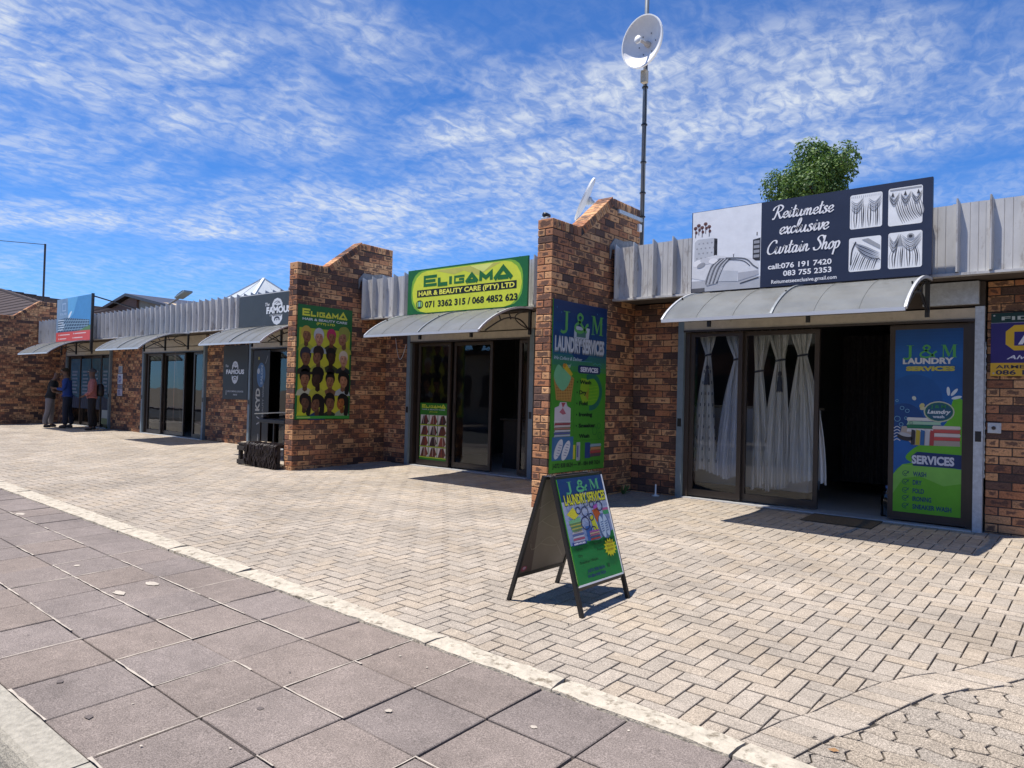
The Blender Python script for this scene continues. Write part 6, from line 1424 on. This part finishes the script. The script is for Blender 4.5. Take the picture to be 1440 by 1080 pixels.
M_bark = mat('tree_bark', (.10, .075, .055), .95, var=.3, vscale=10, bump=1, bscale=20)
def leaf_mat(name, c):
    m = bpy.data.materials.new(name); m.use_nodes = True; t = m.node_tree; p = t.nodes['Principled BSDF']; p.inputs['Roughness'].default_value = .55
    g_ = nn(t, 'ShaderNodeNewGeometry'); cr = nn(t, 'ShaderNodeValToRGB'); ramp(cr, [(0, tuple(x*.55 for x in c)), (.5, c), (1, (c[0]*1.7, c[1]*1.45, c[2]*1.1))]); t.links.new(g_.outputs['Random Per Island'], cr.inputs[0]); t.links.new(cr.outputs[0], p.inputs['Base Color'])
    tl = nn(t, 'ShaderNodeBsdfTranslucent'); t.links.new(cr.outputs[0], tl.inputs[0]); mx = nn(t, 'ShaderNodeMixShader'); mx.inputs[0].default_value = .3
    o = t.nodes['Material Output']; t.links.new(p.outputs[0], mx.inputs[1]); t.links.new(tl.outputs[0], mx.inputs[2]); t.links.new(mx.outputs[0], o.inputs[0]); return m
M_leaf = leaf_mat('green_leaves', (.085, .165, .035)); M_leafd = leaf_mat('dark_leaves', (.035, .065, .022))
def tree(x, y, h, r, label, n=9000, leaf=.11, m=M_leaf, seed=1, trunk=.22, squash=1.0):
    rnd = random.Random(seed); t = empty('tree', (x, y, -.4)); tag(t, label, 'tree')
    b = MB(); zc = h-r*squash; b.tube([(x, y, -.5), (x+.1, y, zc*.5), (x-.05, y+.1, zc)], [trunk, trunk*.75, trunk*.45], M_bark, 10)
    clumps = []
    for k in range(40):
        a = rnd.uniform(0, 2*PI); u = rnd.uniform(-.75, 1); lob = 1+.16*math.sin(3*a+seed)*(1-abs(u))+.10*math.sin(5*u+a*2); q = math.sqrt(max(0, 1-u*u))*rnd.uniform(.35, .92)*lob; cpos = Vector((x+r*q*math.cos(a), y+r*q*math.sin(a), zc+r*squash*u*.80*lob)); rad = r*rnd.choice((.12, .16, .22, .30, .36)); clumps.append((cpos, rad))
        b.tube([(x, y, zc-r*.7), Vector((x, y, zc-r*.2)).lerp(cpos, .5), cpos], [trunk*.35, trunk*.16, .02], M_bark, 5)
    b.build('trunk', t)
    b = MB(); wts = [c[1]**2 for c in clumps]; ch = rnd.choices(range(len(clumps)), wts, k=n); vs = []; fs = []
    for k in ch:
        c, rad = clumps[k]; d = Vector((rnd.gauss(0, 1), rnd.gauss(0, 1), rnd.gauss(0, 1))).normalized(); p = c+d*rad*rnd.uniform(.55, 1.08)**.8
        nrm = (d+Vector((rnd.gauss(0, .5), rnd.gauss(0, .5), rnd.gauss(.3, .5)))).normalized(); a = nrm.orthogonal().normalized(); an = rnd.uniform(0, 2*PI); e = nrm.cross(a); u = a*math.cos(an)+e*math.sin(an); v = nrm.cross(u); s_ = leaf*rnd.uniform(.6, 1.3); i = len(vs)
        vs += [p-u*s_*.5, p+v*s_*.28, p+u*s_*.55-nrm*s_*.12, p-v*s_*.28]; fs.append((i, i+1, i+2, i+3))
    b.add(vs, fs, m); b.build('crown', t, fix=False); return t
tree(-9.18, 30, 11.70, 2.0, 'round leafy green tree rising behind the curtain shop board', n=17000, leaf=.14, seed=12, squash=.98)

# across the street, behind the camera: what the shop glass mirrors
def block(x0, x1, h, wallm, label, nwin=5):
    t = empty('street_building', ((x0+x1)/2, -14, 0)); tag(t, label, 'building', 'buildings across the street')
    b = MB(); b.box((x0, -20, -.5), (x1, -11.2, h), wallm); b.build('wall', t); b = MB(); b.box((x0-.2, -20.2, h), (x1+.2, -10.6, h+.2), M_roof); b.build('roof', t)
    wd = (x1-x0)/nwin
    for k in range(nwin):
        for z0, z1 in ([(.6, 2.4)]+([(3.4, 4.8)] if h > 5 else [])):
            b = MB(); b.box((x0+wd*k+.4, -11.25, z0), (x0+wd*(k+1)-.4, -11.15, z1), M_frame); b.build('window', t)
block(-40, -24, 3.6, M_plaster, 'low tan building across the street, leftmost'); block(-23, -9, 6.2, M_bwall, 'two storey brick building across the street'); block(-8, 6, 3.8, M_plaster, 'low tan building opposite the curtain shop'); block(8, 26, 6.6, M_bwall, 'brick building across the street, farthest right')
for i, (x, h) in enumerate(((-8.5, 6.5), (6.8, 7.5), (-24, 7.2))): tree(x, -9.3, h, 2.2, ('street tree between the tan and the brick building across the street', 'street tree across the road nearest the curtain shop', 'street tree across the road at the far end')[i], n=2500, leaf=.32, seed=20+i, m=M_leafd)

# ================================================================== PEOPLE
def skin_mesh(name, nodes, edges, m, root=0, sub=2):
    """nodes: {name: (pos, rx, ry)}; grown with the Skin modifier, then baked"""
    keys = list(nodes); idx = {k: i for i, k in enumerate(keys)}
    me = bpy.data.meshes.new(name); me.from_pydata([nodes[k][0] for k in keys], [(idx[a], idx[b]) for a, b in edges], [])
    ob = bpy.data.objects.new(name+'_tmp', me); COL.objects.link(ob)
    md = ob.modifiers.new('s', 'SKIN'); md.use_smooth_shade = True
    sv = me.skin_vertices[0].data
    for i, k in enumerate(keys): sv[i].radius = nodes[k][1:3]; sv[i].use_root = (i == root)
    sd = ob.modifiers.new('u', 'SUBSURF'); sd.levels = sub; sd.render_levels = sub
    dg = bpy.context.evaluated_depsgraph_get(); dg.update(); out = bpy.data.meshes.new_from_object(ob.evaluated_get(dg)); out.name = name
    bpy.data.objects.remove(ob); bpy.data.meshes.remove(me)
    out.materials.clear(); out.materials.append(m)
    return out
def person(loc, face, label, skin, shirt, trousers, shoe, arms, lean=0.0, neck=0.0, height=1.76, stance=.10, sleeve='long', cap=None, bald=False, head_turn=0.0, belt=None):
    """x to the figure's left, -y forward; face = heading of the figure's front (radians from -y, about z)"""
    root = empty('person', loc); root.rotation_euler = (0, 0, face); tag(root, label, 'person', 'three men standing by the far shop'); k = height/1.76
    F = lambda z: -lean*max(0, z-.92)      # torso leans forward (-y)
    def V(x, y, z): return (x*k, y*k, z*k)
    ff = {1: -.02, -1: .06}
    nd = {'pelvis': (V(0, 0, .94), .155, .115), 'waist': (V(0, F(1.08), 1.08), .14, .10), 'chest': (V(0, F(1.28)-.005, 1.28), .165, .115), 'sh': (V(0, F(1.42), 1.42), .12, .085),
          'neck': (V(0, F(1.5)-.01, 1.50), .058, .06), 'jaw': (V(0, F(1.55)-.035-neck*.3, 1.575), .062, .075), 'head': (V(0, F(1.6)-.03-neck*.6, 1.655), .078, .098), 'crown': (V(0, F(1.66)-.01-neck, 1.725), .060, .075)}
    ed = [('pelvis', 'waist'), ('waist', 'chest'), ('chest', 'sh'), ('sh', 'neck'), ('neck', 'jaw'), ('jaw', 'head'), ('head', 'crown')]
    for s_, n in ((1, 'L'), (-1, 'R')):
        fy = ff[s_]; (el, wr) = arms[n]
        nd.update({n+'hip': (V(s_*.095, .0, .88), .10, .10), n+'knee': (V(s_*(.10+stance*.35), fy*.5-.01, .49), .065, .068), n+'ankle': (V(s_*(.10+stance*.6), fy+.02, .09), .042, .045), n+'toe': (V(s_*(.12+stance*.7), fy-.13, .04), .042, .03),
                   n+'sho': (V(s_*.175, F(1.40), 1.40), .062, .062), n+'elb': (V(s_*el[0], el[1]+F(1.15), el[2]), .042, .042), n+'wri': (V(s_*wr[0], wr[1]+F(1.1), wr[2]), .028, .03)})
        e = Vector(nd[n+'elb'][0]); w_ = Vector(nd[n+'wri'][0]); d = (w_-e).normalized(); sd = d.cross(Vector((0, 0, 1))); sd = sd.normalized() if sd.length > .05 else Vector((0, -1, 0)); 
        pal = w_+d*.07*k; nd[n+'palm'] = (tuple(pal), .034, .020); ed += [('pelvis', n+'hip'), (n+'hip', n+'knee'), (n+'knee', n+'ankle'), (n+'ankle', n+'toe'), ('sh', n+'sho'), (n+'sho', n+'elb'), (n+'elb', n+'wri'), (n+'wri', n+'palm')]
        curl = d.cross(sd).normalized()*(-.4)
        for q, (o_, ln) in enumerate(((-.026, .060), (-.009, .070), (.009, .066), (.025, .052))):
            b0 = pal+sd*o_*k; m_ = b0+(d*ln*.6+curl*.012)*k; tp = m_+(d*.5+curl*.8).normalized()*ln*.55*k
            nd[n+'f%da' % q] = (tuple(m_), .009, .009); nd[n+'f%db' % q] = (tuple(tp), .007, .007); ed += [(n+'palm', n+'f%da' % q), (n+'f%da' % q, n+'f%db' % q)]
        t0 = w_+d*.03*k-sd*.035*k; t1 = t0+(d*.8-sd*.5).normalized()*.045*k; nd[n+'ta'] = (tuple(t0), .012, .012); nd[n+'tb'] = (tuple(t1), .009, .009); ed += [(n+'wri', n+'ta'), (n+'ta', n+'tb')]
    body = link('body', skin_mesh('body', nd, ed, skin, sub=2), root); body.matrix_parent_inverse.identity()
    def child(nm, me, mt=None):
        o = link(nm, me, root); o.matrix_parent_inverse.identity(); return o
    # shirt
    sn = {a: (nd[a][0], nd[a][1]+.022, nd[a][2]+.024) for a in ('waist', 'chest', 'sh')}; sn['hem'] = (V(0, 0, .85), .185, .150); sn['hip2'] = (V(0, 0, .96), .182, .145); sn['waist'] = (nd['waist'][0], .17, .13); sn['col'] = (V(0, F(1.47)-.005, 1.475), .075, .070); se = [('hem', 'hip2'), ('hip2', 'waist'), ('waist', 'chest'), ('chest', 'sh'), ('sh', 'col')]
    for n in 'LR':
        sn[n+'sho'] = (nd[n+'sho'][0], .078, .078); se.append(('sh', n+'sho'))
        e = Vector(nd[n+'elb'][0]); s0 = Vector(nd[n+'sho'][0]); w_ = Vector(nd[n+'wri'][0])
        if sleeve == 'long': sn[n+'elb'] = (tuple(e), .060, .060); sn[n+'cuff'] = (tuple(e.lerp(w_, .88)), .044, .044); se += [(n+'sho', n+'elb'), (n+'elb', n+'cuff')]
        else: sn[n+'slv'] = (tuple(s0.lerp(e, .75)), .062, .062); se += [(n+'sho', n+'slv')]
    child('shirt', skin_mesh('shirt', sn, se, shirt, sub=2))
    tn = {'top': (V(0, 0, 1.05), .150, .118), 'seat': (V(0, .01, .90), .160, .130)}; te = [('top', 'seat')]
    for s_, n in ((1, 'L'), (-1, 'R')):
        kp = nd[n+'knee'][0]; ap = nd[n+'ankle'][0]
        tn[n+'h'] = (V(s_*.10, 0, .80), .110, .115); tn[n+'k'] = (kp, .086, .090); tn[n+'c'] = ((ap[0], ap[1], .28*k), .078, .080); tn[n+'a'] = ((ap[0], ap[1], .09*k), .070, .072); te += [('seat', n+'h'), (n+'h', n+'k'), (n+'k', n+'c'), (n+'c', n+'a')]
    child('trousers', skin_mesh('trousers', tn, te, trousers, sub=2))
    for s_, n in ((1, 'L'), (-1, 'R')):
        a = Vector(nd[n+'ankle'][0]); t_ = Vector(nd[n+'toe'][0]); sh_ = {'heel': ((a.x, a.y+.05, .045), .048, .042), 'mid': ((a.x, a.y-.03, .048), .052, .046), 'toe': ((t_.x, t_.y-.01, .040), .050, .034)}
        child('shoe', skin_mesh('shoe', sh_, [('heel', 'mid'), ('mid', 'toe')], shoe, sub=2))
    # face and hair
    hc = Vector(nd['head'][0]); hd = Vector((math.sin(head_turn)*.0, -1, 0))
    b = MB(); b.lathe([(.0, .0), (.010, .004), (.014, .020), (.016, .034), (0, .045)], hc+Vector((0, -.118, -.012)), (0, .25, .97), skin, 8); b.build('nose', None, smooth=True)
    o = bpy.data.objects[[q.name for q in bpy.data.objects if q.name.startswith('nose')][-1]]; o.parent = root; o.matrix_parent_inverse.identity()
    for s_ in (-1, 1):
        for nm, c, r, mm in (('ear', Vector((s_*.082, .005, -.01)), (.012, .02, .032), skin), ('eye', Vector((s_*.032, -.094, .022)), (.014, .008, .009), M_white)):
            b = MB(); n = 8; vs = []; 
            for i in range(5):
                for j in range(n): th = PI*i/4; ph = 2*PI*j/n; vs.append(hc+c+Vector((r[0]*math.sin(th)*math.cos(ph), r[1]*math.sin(th)*math.sin(ph), r[2]*math.cos(th))))
            b.add(vs, [(i*n+j, i*n+(j+1) % n, (i+1)*n+(j+1) % n, (i+1)*n+j) for i in range(4) for j in range(n)], mm)
            o = b.build(nm, None, smooth=True); o.parent = root; o.matrix_parent_inverse.identity()
    b = MB(); b.box((hc.x-.026, hc.y-.104, hc.z-.058), (hc.x+.026, hc.y-.092, hc.z-.048), mat('lips', (.12, .05, .045), .6)); o = b.build('mouth', None); o.parent = root; o.matrix_parent_inverse.identity()
    if not bald or cap:
        mm = cap or mat('black_hair', (.012, .010, .009), .9); zlo = .015
        b = MB(); n = 20; vs = []
        for i in range(9):
            for j in range(n):
                th = PI*.56*i/8; ph = 2*PI*j/n; fr = max(0, -math.sin(ph)); th *= (1-.30*fr)
                vs.append(Vector(nd['head'][0]).lerp(Vector(nd['crown'][0]), .35)+Vector((.090*math.sin(th)*math.cos(ph), .112*math.sin(th)*math.sin(ph), .098*math.cos(th)-.005)))
        b.add(vs, [(i*n+j, i*n+(j+1) % n, (i+1)*n+(j+1) % n, (i+1)*n+j) for i in range(8) for j in range(n)], mm)
        o = b.build('cap' if cap else 'hair', None, smooth=True); o.parent = root; o.matrix_parent_inverse.identity()
    return root
M_skin = mat('dark_brown_skin', (.13, .07, .045), .5)
M_shirtb = mat('black_jersey', (.018, .02, .022), .9); M_grey = mat('grey_trousers', (.20, .18, .175), .9, var=.15, vscale=14); M_blue = mat('blue_work_jacket', (.012, .045, .22), .85, var=.2, vscale=12); M_navy = mat('dark_navy_trousers', (.012, .015, .028), .9)
def check_mat():
    m = bpy.data.materials.new('pink_check_shirt'); m.use_nodes = True; t = m.node_tree; p = t.nodes['Principled BSDF']; p.inputs['Roughness'].default_value = .9
    g_ = nn(t, 'ShaderNodeTexCoord'); c = nn(t, 'ShaderNodeTexChecker'); c.inputs['Scale'].default_value = 26; c.inputs[1].default_value = (.42, .17, .16, 1); c.inputs[2].default_value = (.20, .07, .075, 1); t.links.new(g_.outputs['Object'], c.inputs[0]); t.links.new(c.outputs[0], p.inputs['Base Color']); return m
M_check = check_mat(); M_shoe = mat('dark_shoes', (.03, .027, .025), .6); M_cap = mat('grey_cap', (.06, .06, .065), .9)
z0 = lambda y: gz(y)+.004
# the man on the left faces right (+x), reading a paper; face angle turns -y to +x with +90 degrees
p1 = person((-25.10, 8.02, z0(8.02)), math.radians(150), 'man in black striped shirt and grey trousers looking down at a paper', M_skin, M_shirtb, M_grey, M_shoe, {'L': ((.24, -.10, 1.12), (.12, -.33, 1.14)), 'R': ((.24, -.08, 1.12), (.13, -.32, 1.13))}, lean=.16, neck=.06, sleeve='short', bald=True, height=1.73)
p2 = person((-24.45, 8.28, z0(8.28)), math.radians(-32), 'man in blue work jacket facing the man with the paper', M_skin, M_blue, M_navy, M_shoe, {'L': ((.25, -.04, 1.12), (.20, -.26, 1.16)), 'R': ((.24, -.08, 1.13), (.10, -.33, 1.15))}, lean=.05, neck=.03, height=1.82)
p3 = person((-23.05, 8.45, z0(8.45)), math.radians(-22), 'man in pink checked shirt and cap standing with hands in front', M_skin, M_check, mat('black_trousers', (.012, .011, .012), .9), M_shoe, {'L': ((.25, .0, 1.11), (.14, -.20, .98)), 'R': ((.25, .0, 1.11), (.15, -.20, .98))}, lean=-.02, cap=M_cap, height=1.80, stance=.14)
b = MB(); b.box((-24.92, 8.10, 1.035), (-24.74, 8.30, 1.040), M_white); b.build('paper_sheet'); tag(bpy.data.objects['paper_sheet'], 'white sheet of paper held between the two men on the left', 'paper')
b = MB(); b.lathe([(.0, 0), (.09, .0), (.11, .10), (.10, .30), (.06, .36), (0, .36)], (-22.98, 8.64, .98), (0, 0, 1), M_black, 12); tag(b.build('backpack', smooth=True), 'black backpack on the back of the man in the checked shirt', 'backpack')
